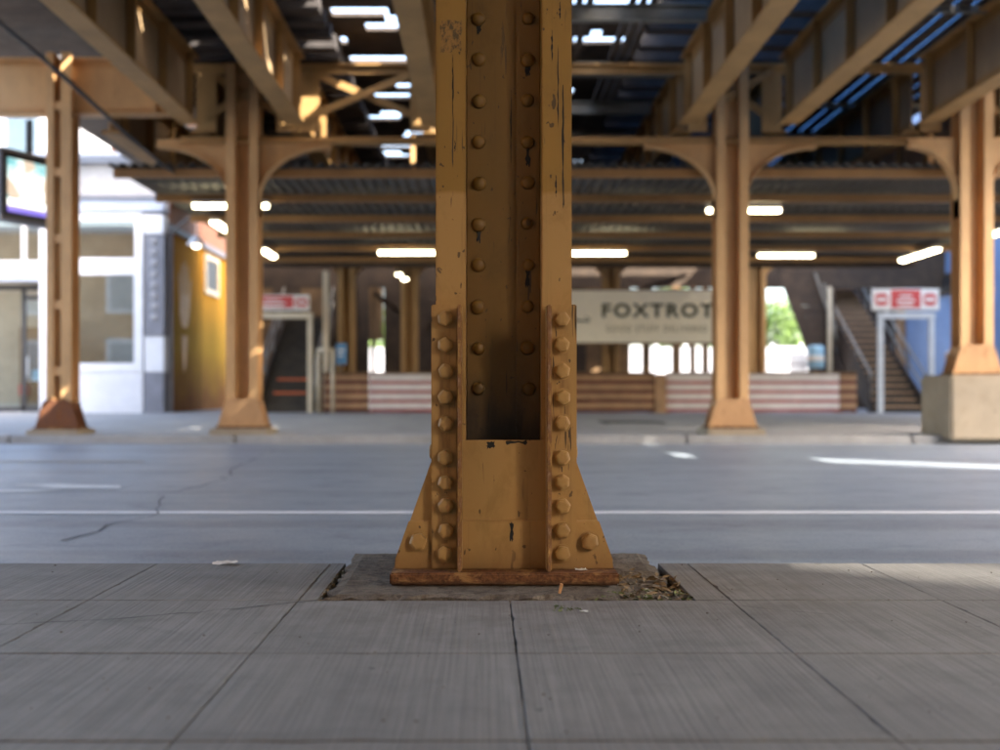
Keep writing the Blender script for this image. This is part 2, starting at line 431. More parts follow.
# ------------------------------------------------------------------ mesh helpers
class MB:
    def __init__(s):
        s.v = []; s.f = []
    def add(s, vs, fs):
        o = len(s.v)
        s.v += [tuple(p) for p in vs]
        s.f += [tuple(i + o for i in f) for f in fs]
        return s
    def box(s, x0, x1, y0, y1, z0, z1):
        return s.add([(x0, y0, z0), (x1, y0, z0), (x1, y1, z0), (x0, y1, z0), (x0, y0, z1), (x1, y0, z1), (x1, y1, z1), (x0, y1, z1)],
                     [(0, 3, 2, 1), (4, 5, 6, 7), (0, 1, 5, 4), (1, 2, 6, 5), (2, 3, 7, 6), (3, 0, 4, 7)])
    def prism(s, poly, a0, a1, axis='y'):
        """poly: list of 2D points; axis: extrude direction"""
        n = len(poly)
        def P(u, w, a):
            return {'y': (u, a, w), 'x': (a, u, w), 'z': (u, w, a)}[axis]
        vs = [P(u, w, a0) for u, w in poly] + [P(u, w, a1) for u, w in poly]
        fs = [tuple(range(n)), tuple(range(2 * n - 1, n - 1, -1))]
        fs += [(i, i + n, (i + 1) % n + n, (i + 1) % n) for i in range(n)]
        return s.add(vs, fs)
    def bar(s, p, q, w, h=None, up=(0, 0, 1)):
        h = h or w
        p, q = Vector(p), Vector(q)
        d = (q - p).normalized()
        u = Vector(up)
        if abs(d.dot(u)) > 0.98:
            u = Vector((0, 1, 0))
        sx = d.cross(u).normalized()
        sz = sx.cross(d).normalized()
        c = [(-w / 2, -h / 2), (w / 2, -h / 2), (w / 2, h / 2), (-w / 2, h / 2)]
        vs = [p + sx * a + sz * b for a, b in c] + [q + sx * a + sz * b for a, b in c]
        return s.add(vs, [(3, 2, 1, 0), (4, 5, 6, 7), (0, 1, 5, 4), (1, 2, 6, 5), (2, 3, 7, 6), (3, 0, 4, 7)])
    def tube(s, pts, r, n=8, cap=True):
        pts = [Vector(p) for p in pts]
        rs = r if isinstance(r, (list, tuple)) else [r] * len(pts)
        vs = []; fs = []
        for i, p in enumerate(pts):
            d = (pts[min(i + 1, len(pts) - 1)] - pts[max(i - 1, 0)]).normalized()
            u = Vector((0, 0, 1)) if abs(d.z) < 0.9 else Vector((1, 0, 0))
            a = d.cross(u).normalized(); b = a.cross(d)
            for k in range(n):
                t = 2 * math.pi * k / n
                vs.append(p + (a * math.cos(t) + b * math.sin(t)) * rs[i])
        for i in range(len(pts) - 1):
            for k in range(n):
                fs.append((i * n + k, i * n + (k + 1) % n, (i + 1) * n + (k + 1) % n, (i + 1) * n + k))
        if cap:
            fs.append(tuple(range(n - 1, -1, -1)))
            fs.append(tuple(range((len(pts) - 1) * n, len(pts) * n)))
        return s.add(vs, fs)
    def lathe(s, prof, n=16, c=(0, 0, 0)):
        """prof: [(r, z)...] about z"""
        vs = []; fs = []
        for r, z in prof:
            for k in range(n):
                t = 2 * math.pi * k / n
                vs.append((c[0] + r * math.cos(t), c[1] + r * math.sin(t), c[2] + z))
        for i in range(len(prof) - 1):
            for k in range(n):
                fs.append((i * n + k, i * n + (k + 1) % n, (i + 1) * n + (k + 1) % n, (i + 1) * n + k))
        fs.append(tuple(range(n - 1, -1, -1)))
        fs.append(tuple(range((len(prof) - 1) * n, len(prof) * n)))
        return s.add(vs, fs)
    def mesh(s, name, mat, origin=(0, 0, 0), bevel=0.0, smooth=False, seg=2):
        me = bpy.data.meshes.new(name)
        ox, oy, oz = origin
        me.from_pydata([(a - ox, b - oy, c - oz) for a, b, c in s.v], [], s.f)
        bm = bmesh.new(); bm.from_mesh(me)
        bmesh.ops.recalc_face_normals(bm, faces=bm.faces)
        if bevel > 0:
            es = [e for e in bm.edges if len(e.link_faces) == 2 and e.calc_face_angle(0) > 0.5]
            bmesh.ops.bevel(bm, geom=es, offset=bevel, segments=seg, affect='EDGES', clamp_overlap=True)
        bm.to_mesh(me); bm.free()
        if smooth:
            for p in me.polygons:
                p.use_smooth = True
        me.materials.append(M[mat] if isinstance(mat, str) else mat)
        return me

WORLD = {}     # world origin of every parent
def tag(o, label=None, cat=None, group=None, kind=None):
    if label: o["label"] = label
    if cat: o["category"] = cat
    if group: o["group"] = group
    if kind: o["kind"] = kind
    return o
def thing(name, loc, label, cat, group=None):
    o = bpy.data.objects.new(name, None)
    o.empty_display_size = 0.1
    COL.objects.link(o)
    o.location = loc
    WORLD[o.name] = Vector(loc)
    return tag(o, label, cat, group)
def org(p):
    return WORLD[p.name]
def part(name, mb, mat, parent, bevel=0.0, smooth=False, kind=None, label=None, seg=2):
    """mb is in world coordinates; the object is a child of parent"""
    o = bpy.data.objects.new(name, mb.mesh(name, mat, org(parent), bevel, smooth, seg))
    COL.objects.link(o)
    o.parent = parent
    WORLD[o.name] = org(parent)
    return tag(o, label, None, None, kind)
def inst(name, me, parent, loc, rot=(0, 0, 0), scale=(1, 1, 1)):
    """shared mesh; loc in world coordinates"""
    o = bpy.data.objects.new(name, me)
    COL.objects.link(o)
    if parent is not None:
        o.parent = parent
        o.location = Vector(loc) - org(parent)
    else:
        o.location = loc
    o.rotation_euler = rot
    o.scale = scale
    WORLD[o.name] = Vector(loc)
    return o
def solo(name, mb, mat, label=None, cat=None, group=None, kind=None, bevel=0.0, smooth=False):
    xs = [v[0] for v in mb.v]; ys = [v[1] for v in mb.v]; zs = [v[2] for v in mb.v]
    o0 = ((min(xs) + max(xs)) / 2, (min(ys) + max(ys)) / 2, min(zs))
    o = bpy.data.objects.new(name, mb.mesh(name, mat, o0, bevel, smooth))
    COL.objects.link(o)
    o.location = o0
    WORLD[o.name] = Vector(o0)
    return tag(o, label, cat, group, kind)
def B(*a):
    return MB().box(*a)

# ------------------------------------------------------------------ the ground
gz = -0.125
g = MB()
g.add([(-400, -400, gz - 0.05), (400, -400, gz - 0.05), (400, 3.9, gz - 0.05), (-400, 3.9, gz - 0.05)], [(0, 1, 2, 3)])
ground = solo("ground", g, 'soil', kind='structure')
g = MB().add([(-400, 15.1, 0.0), (400, 15.1, 0.0), (400, 28, 0.052), (-400, 28, 0.052), (400, 700, 0.056), (-400, 700, 0.056)],
             [(0, 1, 2, 3), (3, 2, 4, 5)])
ground2 = solo("ground", g, 'farslab', kind='structure')
RZ = -0.11
road = solo("road", MB().add([(-400, 3.80, RZ), (400, 3.80, RZ), (400, 15.12, RZ), (-400, 15.12, RZ)], [(0, 1, 2, 3)]), 'asphalt', kind='structure')
part("lane_line", MB().add([(-60, 6.36, RZ + .004), (60, 6.36, RZ + .004), (60, 6.50, RZ + .004), (-60, 6.50, RZ + .004)], [(0, 1, 2, 3)]), 'paint_white', road)
part("centre_line", MB().add([(-60, 11.05, RZ + .004), (-3.4, 11.05, RZ + .004), (-3.4, 11.17, RZ + .004), (-60, 11.17, RZ + .004)], [(0, 1, 2, 3)]), 'paint_yellow', road)
# worn turn arrow: two long blades
part("arrow_marking", MB().add([(-3.75, 7.72, RZ + .004), (-3.15, 7.75, RZ + .004), (-2.98, 7.95, RZ + .004), (-3.75, 7.93, RZ + .004)], [(0, 1, 2, 3)]), 'paint_worn', road)
part("arrow_marking", MB().add([(-3.55, 8.38, RZ + .004), (-3.1, 8.03, RZ + .004), (-2.62, 8.02, RZ + .004), (-2.70, 8.28, RZ + .004), (-3.2, 8.42, RZ + .004)], [(0, 1, 2, 3, 4)]), 'paint_worn', road)
def crackstrip(pts, w, z, seed, jit):
    r = random.Random(seed)
    P = []
    for (x0, y0), (x1, y1) in zip(pts, pts[1:]):
        n = max(2, int(math.hypot(x1 - x0, y1 - y0) / (jit * 4)))
        for k in range(n):
            t = k / n
            P.append((x0 + (x1 - x0) * t + r.uniform(-jit, jit), y0 + (y1 - y0) * t + r.uniform(-jit, jit)))
    P.append(pts[-1])
    vs = []; fs = []
    for i, (x, y) in enumerate(P):
        a = P[max(0, i - 1)]; b = P[min(len(P) - 1, i + 1)]
        dx, dy = b[0] - a[0], b[1] - a[1]
        l = math.hypot(dx, dy) or 1
        ww = w * r.uniform(0.35, 1.2)
        vs += [(x - dy / l * ww, y + dx / l * ww, z), (x + dy / l * ww, y - dx / l * ww, z)]
    for i in range(len(P) - 1):
        fs.append((2 * i, 2 * i + 1, 2 * i + 3, 2 * i + 2))
    return MB().add(vs, fs)
part("crack", crackstrip([(-1.95, 5.2), (-1.9, 6.4), (-2.2, 7.6), (-2.05, 8.7), (-2.35, 10.6), (-2.5, 13.4)], 0.007, RZ + .0045, 3, 0.05), plain('road_crack_filler', (0.085, 0.092, 0.10), 0.8, 0.3, 12), road)
#part("crack", crackstrip([(2.3, 4.6), (3.0, 6.0), (2.9, 8.2), (3.6, 10.2)], 0.012, RZ + .0045, 5, 0.05), 'crack', road)
# near sidewalk: concrete slabs with open joints
XJ = [-7.1, -6.5, -5.9, -5.3, -4.7, -4.1, -3.51, -2.91, -2.31, -1.715, -1.12, -0.524, 0.076, 0.703, 1.30, 1.90, 2.50, 3.10, 3.70, 4.30, 4.90, 5.50, 6.10, 6.70]
YJ = [-1.9, -1.27, -.64, -0.01, 0.62, 1.25, 1.88, 2.51, 3.15, 3.835]
walk = solo("sidewalk", MB().add([(-60, -60, -0.03), (60, -60, -0.03), (60, 3.80, -0.03), (-60, 3.80, -0.03)], [(0, 1, 2, 3)]), 'crack', kind='structure')
part("kerb_face", B(-60, 60, 3.775, 3.832, -0.16, -0.02), 'kerb', walk)
PX0, PX1, PY0, PY1 = -0.455, 0.575, 3.165, 3.93
for i in range(len(XJ) - 1):
    for j in range(len(YJ) - 1):
        x0, x1, y0, y1 = XJ[i] + .0018, XJ[i + 1] - .0018, YJ[j] + .0045, YJ[j + 1] - .0045
        if j == len(YJ) - 2 and i in (11, 12):
            if i == 11: x1 = PX0 - 0.018
            else: x0 = PX1 + 0.028
        dz = rnd.uniform(-.0008, .0004)
        if y1 > 1.3 and -2.4 < x0 < 2.6:
            P = []
            for (ax, ay, bx, by) in ((x0, y0, x1, y0), (x1, y0, x1, y1), (x1, y1, x0, y1), (x0, y1, x0, y0)):
                n_ = max(4, int(math.hypot(bx - ax, by - ay) / .035))
                for k in range(n_):
                    jt = rnd.gauss(0, .0007) - (rnd.uniform(.002, .006) if rnd.random() < .04 else 0)
                    tx, ty = ax + (bx - ax) * k / n_, ay + (by - ay) * k / n_
                    cx_, cy_ = (x0 + x1) / 2 - tx, (y0 + y1) / 2 - ty
                    l_ = math.hypot(cx_, cy_)
                    P.append((tx - cx_ / l_ * jt, ty - cy_ / l_ * jt))
            o = part("slab", MB().prism(P, -0.028, dz, 'z'), 'slab', walk, 0.0016, seg=1)
        else:
            o = part("slab", B(x0, x1, y0, y1, -0.028, dz), 'slab', walk)
# plain concrete further away on both sides
part("paving", B(-60, -7.106, -60, 3.831, -0.028, -0.001), 'slab', walk)
part("paving", B(6.706, 60, -60, 3.831, -0.028, -0.001), 'slab', walk)
part("paving", B(-7.1, 6.7, -60, -1.906, -0.028, -0.001), 'slab', walk)
part("crack", crackstrip([(-0.45, 3.155), (-.657, 3.02), (-.87, 2.92), (-1.118, 2.83), (-1.5, 2.74)], 0.0035, 0.0022, 11, 0.012), 'crack', walk)
part("crack", crackstrip([(0.62, 3.14), (0.75, 3.02), (0.93, 2.93)], 0.0018, 0.0022, 12, 0.01), 'crack', walk)

# far kerb and sidewalk
far_walk = solo("sidewalk", B(-60, 60, 15.06, 28.5, -0.13, -0.05), 'soil', kind='structure')
def fz(y):
    return 0.004 + 0.06 * max(0, (y - 15.2)) / 12.8
for i in range(-9, 10):
    x0 = i * 3.05 - 0.3
    part("kerb_stone", B(x0 + .008, x0 + 3.042, 15.0, 15.22, -0.14, rnd.uniform(0, .006)), 'kerb', far_walk, 0.02)
for i in range(-9, 10):
    for j in range(7):
        x0, y0 = i * 1.83, 15.23 + j * 1.83
        x1, y1 = x0 + 1.82, y0 + 1.82
        z0, z1 = fz(y0), fz(y1)
        m = MB().add([(x0, y0, -.06), (x1, y0, -.06), (x1, y1, -.06), (x0, y1, -.06), (x0, y0, z0), (x1, y0, z0), (x1, y1, z1), (x0, y1, z1)],
                     [(0, 3, 2, 1), (4, 5, 6, 7), (0, 1, 5, 4), (1, 2, 6, 5), (2, 3, 7, 6), (3, 0, 4, 7)])
        part("slab", m, 'farslab', far_walk)
part("paving", B(-60, -16.48, 15.23, 28.0, -.06, 0.03), 'farslab', far_walk)
part("paving", B(16.74 + .6, 60, 15.23, 28.0, -.06, 0.03), 'farslab', far_walk)
gr = thing("utility_cover", (2.75, 20.5, fz(20.5)), "dark iron cover plate set in the pavement before the plank barrier", "cover plate")
part("plate", B(2.25, 3.2, 20.0, 21.1, fz(20.5) + .004, fz(20.5) + .022), 'iron', gr, 0.004)
part("frame", MB().box(2.18, 2.25, 19.95, 21.15, .02, fz(20.5) + .02).box(3.2, 3.27, 19.95, 21.15, .02, fz(20.5) + .02), 'iron', gr)

# ------------------------------------------------------------------ footing under the near column
r = random.Random(21)
ft = thing("concrete_footing", (0.06, 3.5, -0.03), "worn concrete footing pad under the big bolted tan column", "footing")
def footing():
    nx, ny = 26, 20
    vs = []; fs = []
    for j in range(ny + 1):
        for i in range(nx + 1):
            u, v = i / nx, j / ny
            x = PX0 + (PX1 - PX0) * u; y = PY0 + (PY1 - PY0) * v
            e = min(u, 1 - u, v * .8, 1 - v)
            if i == 0: x += r.uniform(-.006, .022)
            if i == nx: x -= r.uniform(-.004, .02)
            if j == 0: y += abs(r.gauss(0, .014))
            if j == ny: y += r.uniform(-.012, .006)
            z = 0.006 + 0.020 * v * v + r.uniform(-.0012, .0012)
            if e < 0.03: z -= r.uniform(.004, .016)
            if u > 0.80 and v < 0.55:
                z -= 0.022 * min(1, (u - .80) / .06)         # broken away corner
            vs.append((x, y, z))
    for j in range(ny):
        for i in range(nx):
            a = j * (nx + 1) + i
            fs.append((a, a + 1, a + nx + 2, a + nx + 1))
    m = MB().add(vs, fs)
    # skirt
    ring = [i for i in range(nx + 1)] + [j * (nx + 1) + nx for j in range(1, ny + 1)] + [ny * (nx + 1) + i for i in range(nx - 1, -1, -1)] + [j * (nx + 1) for j in range(ny - 1, 0, -1)]
    o = len(m.v)
    for k in ring:
        x, y, z = vs[k]; m.v.append((x, y, -0.12))
    n = len(ring)
    for k in range(n):
        m.f.append((ring[k], ring[(k + 1) % n], o + (k + 1) % n, o + k))
    return m
part("pad", footing(), 'pier', ft)
# rubble and litter in the broken corner
for k in range(46):
    s = r.uniform(.005, .024) * (1 if k % 7 else 1.7)
    x = r.uniform(0.40, 0.60); y = r.uniform(3.17, 3.62)
    if x < 0.43 and y > 3.3: y = r.uniform(3.17, 3.3)
    bm_ = bmesh.new()
    bmesh.ops.create_icosphere(bm_, subdivisions=1, radius=s)
    for v in bm_.verts:
        v.co *= r.uniform(.55, 1.3)
        v.co.z *= .6
    me = bpy.data.meshes.new("rubble"); bm_.to_mesh(me); bm_.free()
    me.materials.append(M['rubble'])
    o = inst("rubble_chunk", me, ft, (x, y, -0.014), (r.uniform(-.4, .4), r.uniform(-.4, .4), r.uniform(0, 6)), (1.2, .9, .8))
def litter(n, seed, x0, x1, y0, y1, z0, z1, smin, smax):
    q = random.Random(seed)
    m = MB()
    for k in range(n):
        s = q.uniform(smin, smax)
        c = Vector((q.uniform(x0, x1), q.uniform(y0, y1), q.uniform(z0, z1)))
        rot = Matrix.Rotation(q.uniform(0, 6.28), 3, 'Z') @ Matrix.Rotation(q.uniform(-.9, .9), 3, 'X') @ Matrix.Rotation(q.uniform(-.6, .6), 3, 'Y')
        w = s * q.uniform(.2, .5)
        P = [(-s, 0, 0), (-.3 * s, w, s * .12), (s * .5, w * .8, s * .2), (s, 0, s * .05), (s * .5, -w * .8, s * .15), (-.3 * s, -w, 0)]
        m.add([c + rot @ Vector(p) for p in P], [tuple(range(6))])
    return m
solo("leaf_litter", litter(120, 5, .40, .605, 3.165, 3.62, -.02, .012, .008, .022), 'leafdry', "dry leaves and grit caught in the broken footing corner", "litter", kind='stuff')
solo("weeds", litter(190, 6, .30, .60, 3.16, 3.30, -.02, .006, .004, .013), 'moss', "small green weeds growing along the broken footing edge", "weeds", kind='stuff')
solo("leaf_litter", litter(50, 8, -.475, -.455, 3.17, 3.8, -.02, .0, .004, .010), 'leafdry', "grit and leaf scraps in the joint along the footing's straight side", "litter", kind='stuff')
solo("cigarette_butt", MB().tube([(.222, 3.225, .006), (.228, 3.222, .034)], .0045, 10), 'butt', "orange cigarette butt standing in the grit under the base plate", "cigarette butt")
def scrap(c, s, seed):
    q = random.Random(seed)
    n = 4
    vs = []; fs = []
    for j in range(n + 1):
        for i in range(n + 1):
            vs.append((c[0] + (i / n - .5) * s + q.uniform(-.1, .1) * s, c[1] + (j / n - .5) * s * .7 + q.uniform(-.1, .1) * s, c[2] + q.uniform(0, .3) * s * .5))
    for j in range(n):
        for i in range(n):
            a = j * (n + 1) + i
            fs.append((a, a + 1, a + n + 2, a + n + 1))
    return MB().add(vs, fs)
solo("paper_scrap", scrap((.298, 3.372, .050), .035, 1), 'paper', "crumpled pale scrap lying on the rusty base plate", "scrap")
solo("paper_scrap", scrap((.27, 2.97, .003), .022, 2), 'paper', "tiny pale scrap on the slab in front of the footing", "scrap")
solo("paper_scrap", scrap((-.88, 3.79, .003), .07, 3), 'paper', "flattened white scrap on the pavement edge beside the road", "scrap")
solo("leaf_litter", litter(26, 14, .18, .27, 2.98, 3.05, .0005, .003, .004, .010), 'moss', "small green-brown smear of crushed leaves on the slab", "litter", kind='stuff')
q = random.Random(77)
grit = MB()
for k in range(170):
    s = q.uniform(.0012, .0042)
    x = q.uniform(-1.9, 1.9); y = q.uniform(1.7, 3.8)
    if PX0 - .02 < x < PX1 + .03 and y > 3.15: continue
    grit.lathe([(s * .6, 0), (s, s * .4), (s * .3, s * .8)], 5, (x, y, 0.001))
solo("grit", grit, 'rubble', "loose grit scattered over the near pavement slabs", "grit", kind='stuff')

# ------------------------------------------------------------------ the near column
CX = 0.064
Yf = 3.43
nc = thing("steel_column", (CX, 3.6, 0.012), "large tan riveted steel column with bolted base in the footing pad", "column", "steel columns of the elevated railway")
Y0, Y1 = Yf, 3.75
for sgn in (-1, 1):
    m = MB()
    prof = [(.117, Y0), (.21, Y0), (.21, Y0 + .013), (.131, Y0 + .021), (.131, Y1 - .021), (.21, Y1 - .013), (.21, Y1), (.117, Y1)]
    m.prism([(CX + sgn * a, b) for a, b in prof], 0.045, 4.5, 'z')
    part("channel", m, 'near', nc, 0.003)
WY = 3.53
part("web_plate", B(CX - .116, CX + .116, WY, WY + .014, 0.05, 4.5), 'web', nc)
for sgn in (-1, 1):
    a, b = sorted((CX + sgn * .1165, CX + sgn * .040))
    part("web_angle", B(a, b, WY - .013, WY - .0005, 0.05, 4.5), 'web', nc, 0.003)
riv_me = MB().lathe([(.0225, 0), (.0215, .006), (.017, .012), (.009, .016), (.002, .017)], 12).mesh("rivet", 'web', smooth=True)
for k in range(30):
    z = 0.60 + 0.1302 * k
    for sgn in (-1, 1):
        sc_ = rnd.uniform(.9, 1.08)
        inst("rivet", riv_me, nc, (CX + sgn * .077 + rnd.gauss(0, .0015), WY - .013, z + rnd.gauss(0, .0015)), (R(90) + rnd.gauss(0, .05), 0, rnd.gauss(0, .05)), (sc_, sc_, rnd.uniform(.8, 1.1)))
# gusset, base angle, stiffener angles, base plate
FZ = .048
part("gusset_plate", MB().prism([(CX - .333, FZ), (CX + .333, FZ), (CX + .331, .075), (CX + .214, .402), (CX + .2135, .442), (CX - .2135, .442), (CX - .214, .402), (CX - .331, .075)], Yf - .012, Yf - .0005), 'near', nc, 0.002)
part("base_angle", MB().prism([(CX - .335, FZ), (CX + .335, FZ), (CX + .333, .078), (CX + .291, .196), (CX - .291, .196), (CX - .333, .078)], Yf - .026, Yf - .0122), 'near', nc, 0.003)
part("base_angle", MB().prism([(CX - .335, FZ), (CX + .335, FZ), (CX + .333, .078), (CX + .291, .196), (CX - .291, .196), (CX - .333, .078)], Y1 + .0122, Y1 + .026), 'near', nc, 0.003)
part("gusset_plate", MB().prism([(CX - .333, FZ), (CX + .333, FZ), (CX + .331, .075), (CX + .214, .402), (CX + .2135, .442), (CX - .2135, .442), (CX - .214, .402), (CX - .331, .075)], Y1 + .0005, Y1 + .012), 'near', nc, 0.002)
for sgn in (-1, 1):
    m = MB()
    f0, f1 = CX + sgn * .222, CX + sgn * .143
    l0, l1 = CX + sgn * .1428, CX + sgn * .127
    fx0, fx1 = sorted((f0, f1)); lx0, lx1 = sorted((l0, l1))
    a = part("stiffener_angle", B(fx0, fx1, Yf - .040, Yf - .0008, FZ + .001, .857), 'near', nc, 0.003)
    part("outstanding_leg", B(lx0, lx1, Yf - .098, Yf - .0265, FZ + .002, .853), 'leg', a, 0.004, label="outstanding leg with rust along its worn edge")
    part("side_plate", B(*sorted((CX + sgn * .199, CX + sgn * .209)), Yf + .022, Y1 - .022, FZ, .45), 'near', nc, 0.002)
def hexbolt(r_, h, dome=True):
    m = MB()
    m.lathe([(r_ * 1.18, 0), (r_ * 1.18, .004)], 20)
    prof = [(r_, .004), (r_, h * .75), (r_ * .86, h * .95), (r_ * .5, h)]
    m.lathe(prof, 6)
    return m
bolt_me = hexbolt(.0245, .024).mesh("bolt", 'bolt', bevel=0.0035)
bolt_big = hexbolt(.0275, .024).mesh("bolt", 'bolt', bevel=0.0035)
for py in (319, 345, 371, 397.3, 423.2, 457.5, 482, 505.5, 530.5, 552.5):
    z = CAMH + (392 - py) / 328.0
    for sgn in (-1, 1):
        inst("bolt", bolt_me, nc, (CX + sgn * .178 + rnd.uniform(-.002, .002), Yf - .040, z + rnd.uniform(-.002, .002)), (R(90), rnd.uniform(0, 1.05), 0))
for sgn in (-1, 1):
    inst("bolt", bolt_big, nc, (CX + sgn * .262, Yf - .026, .133), (R(90), rnd.uniform(0, 1), 0))
    inst("bolt", bolt_me, nc, (CX + sgn * .209, Yf + .07, .402), (0, sgn * R(90), 0))
    inst("bolt", bolt_me, nc, (CX + sgn * .209, Yf + .17, .402), (0, sgn * R(90), 0))
part("base_plate", B(CX - .344, CX + .344, Yf - .103, Y1 + .10, .010, .0475), 'plate', nc, 0.005, label="thick base plate with rust along its edge")
# patch of old sticker glue on the left channel face
def ragged(x0, x1, z0, z1, y, seed, n=9):
    q = random.Random(seed)
    pts = []
    for k in range(n): pts.append((x0 + (x1 - x0) * k / n, z0 + q.uniform(-.006, .012)))
    for k in range(n): pts.append((x1 + q.uniform(-.003, .003), z0 + (z1 - z0) * k / n))
    for k in range(n): pts.append((x1 - (x1 - x0) * k / n, z1 + q.uniform(-.004, .004)))
    for k in range(n): pts.append((x0 + q.uniform(-.003, .003), z1 - (z1 - z0) * k / n))
    return MB().add([(a, y, b) for a, b in pts], [tuple(range(len(pts)))])
def residue():
    t = NT("sticker_residue")
    f = t.noise((90, 90, 60), 4, 0.7)
    c = t.mix(t.ramp(f, 0.40, 0.58), (0.10, 0.075, 0.035), (0.30, 0.165, 0.05))
    return t.out(c, 0.75, 0, 0.3, f, 0.4, 0.004)
part("sticker_residue", ragged(-.131, -.066, 1.640, 1.736, Yf - .0012, 4), residue(), nc)
# soot scuffs at the top of the closing plate
for (a, b, c, d, sd) in ((-.052, -.028, .415, .436, 3), (.008, .070, .424, .440, 5), (.018, .030, .135, .19, 7)):
    part("scuff", ragged(CX + a, CX + b, c, d, Yf - (.0132 if c > .2 else .0275), sd, 5), 'crack', nc)
for (sg, k, ln) in ((1, 6, .06), (1, 3, .05), (-1, 9, .03), (1, 8, .035), (-1, 4, .04)):
    zt = 0.60 + 0.1302 * k
    part("grime_drip", ragged(CX + sg * .077 - .006, CX + sg * .077 + .007, zt - .018 - ln, zt - .016, WY - .0145, k + 40, 5), 'crack', nc)
# long black scratches where the paint has split
q = random.Random(9)
for (sx, px, y0_, y1_, w) in ((1, 552, 30, 62, 2.2), (1, 560, 2, 20, 2.0), (1, 558, 45, 130, 1.6), (1, 563, 85, 195, 2.6), (1, 556, 175, 198, 1.8), (0, 453, 55, 118, 1.5), (0, 455, 140, 152, 1.5), (2, 511, 90, 165, 1.3)):
    Yp = Yf if sx < 2 else WY
    k = 1111 / Yp
    xx = (px - 483) / k
    pts = []
    n = 12
    za, zb = CAMH + (392 - y0_) / k, CAMH + (392 - y1_) / k
    L_ = []; R_ = []
    for i in range(n + 1):
        t = i / n
        z = za + (zb - za) * t
        ww = w / k * .5 * math.sin(math.pi * min(1, max(.02, t))) ** .5 * q.uniform(.25, 1.15)
        dx = q.uniform(-.001, .001)
        L_.append((xx + dx - ww, z)); R_.append((xx + dx + ww, z))
    P = L_ + R_[::-1]
    part("scratch", MB().add([(a, Yp - .0011, b) for a, b in P], [(i, i + 1, 2 * n - i, 2 * n + 1 - i) for i in range(n)]), 'crack', nc)
# cross girder over the near column (above the frame)
nb = thing("cross_girder", (CX, 3.6, 4.5), "deep steel cross girder carried by the big bolted column", "girder", "cross girders")
part("web", B(-8, 7.2, 3.58, 3.60, 4.5, 5.2), 'girder_web', nb)
part("bottom_flange", B(-8, 7.2, 3.44, 3.74, 4.5, 4.53), 'girder', nb)

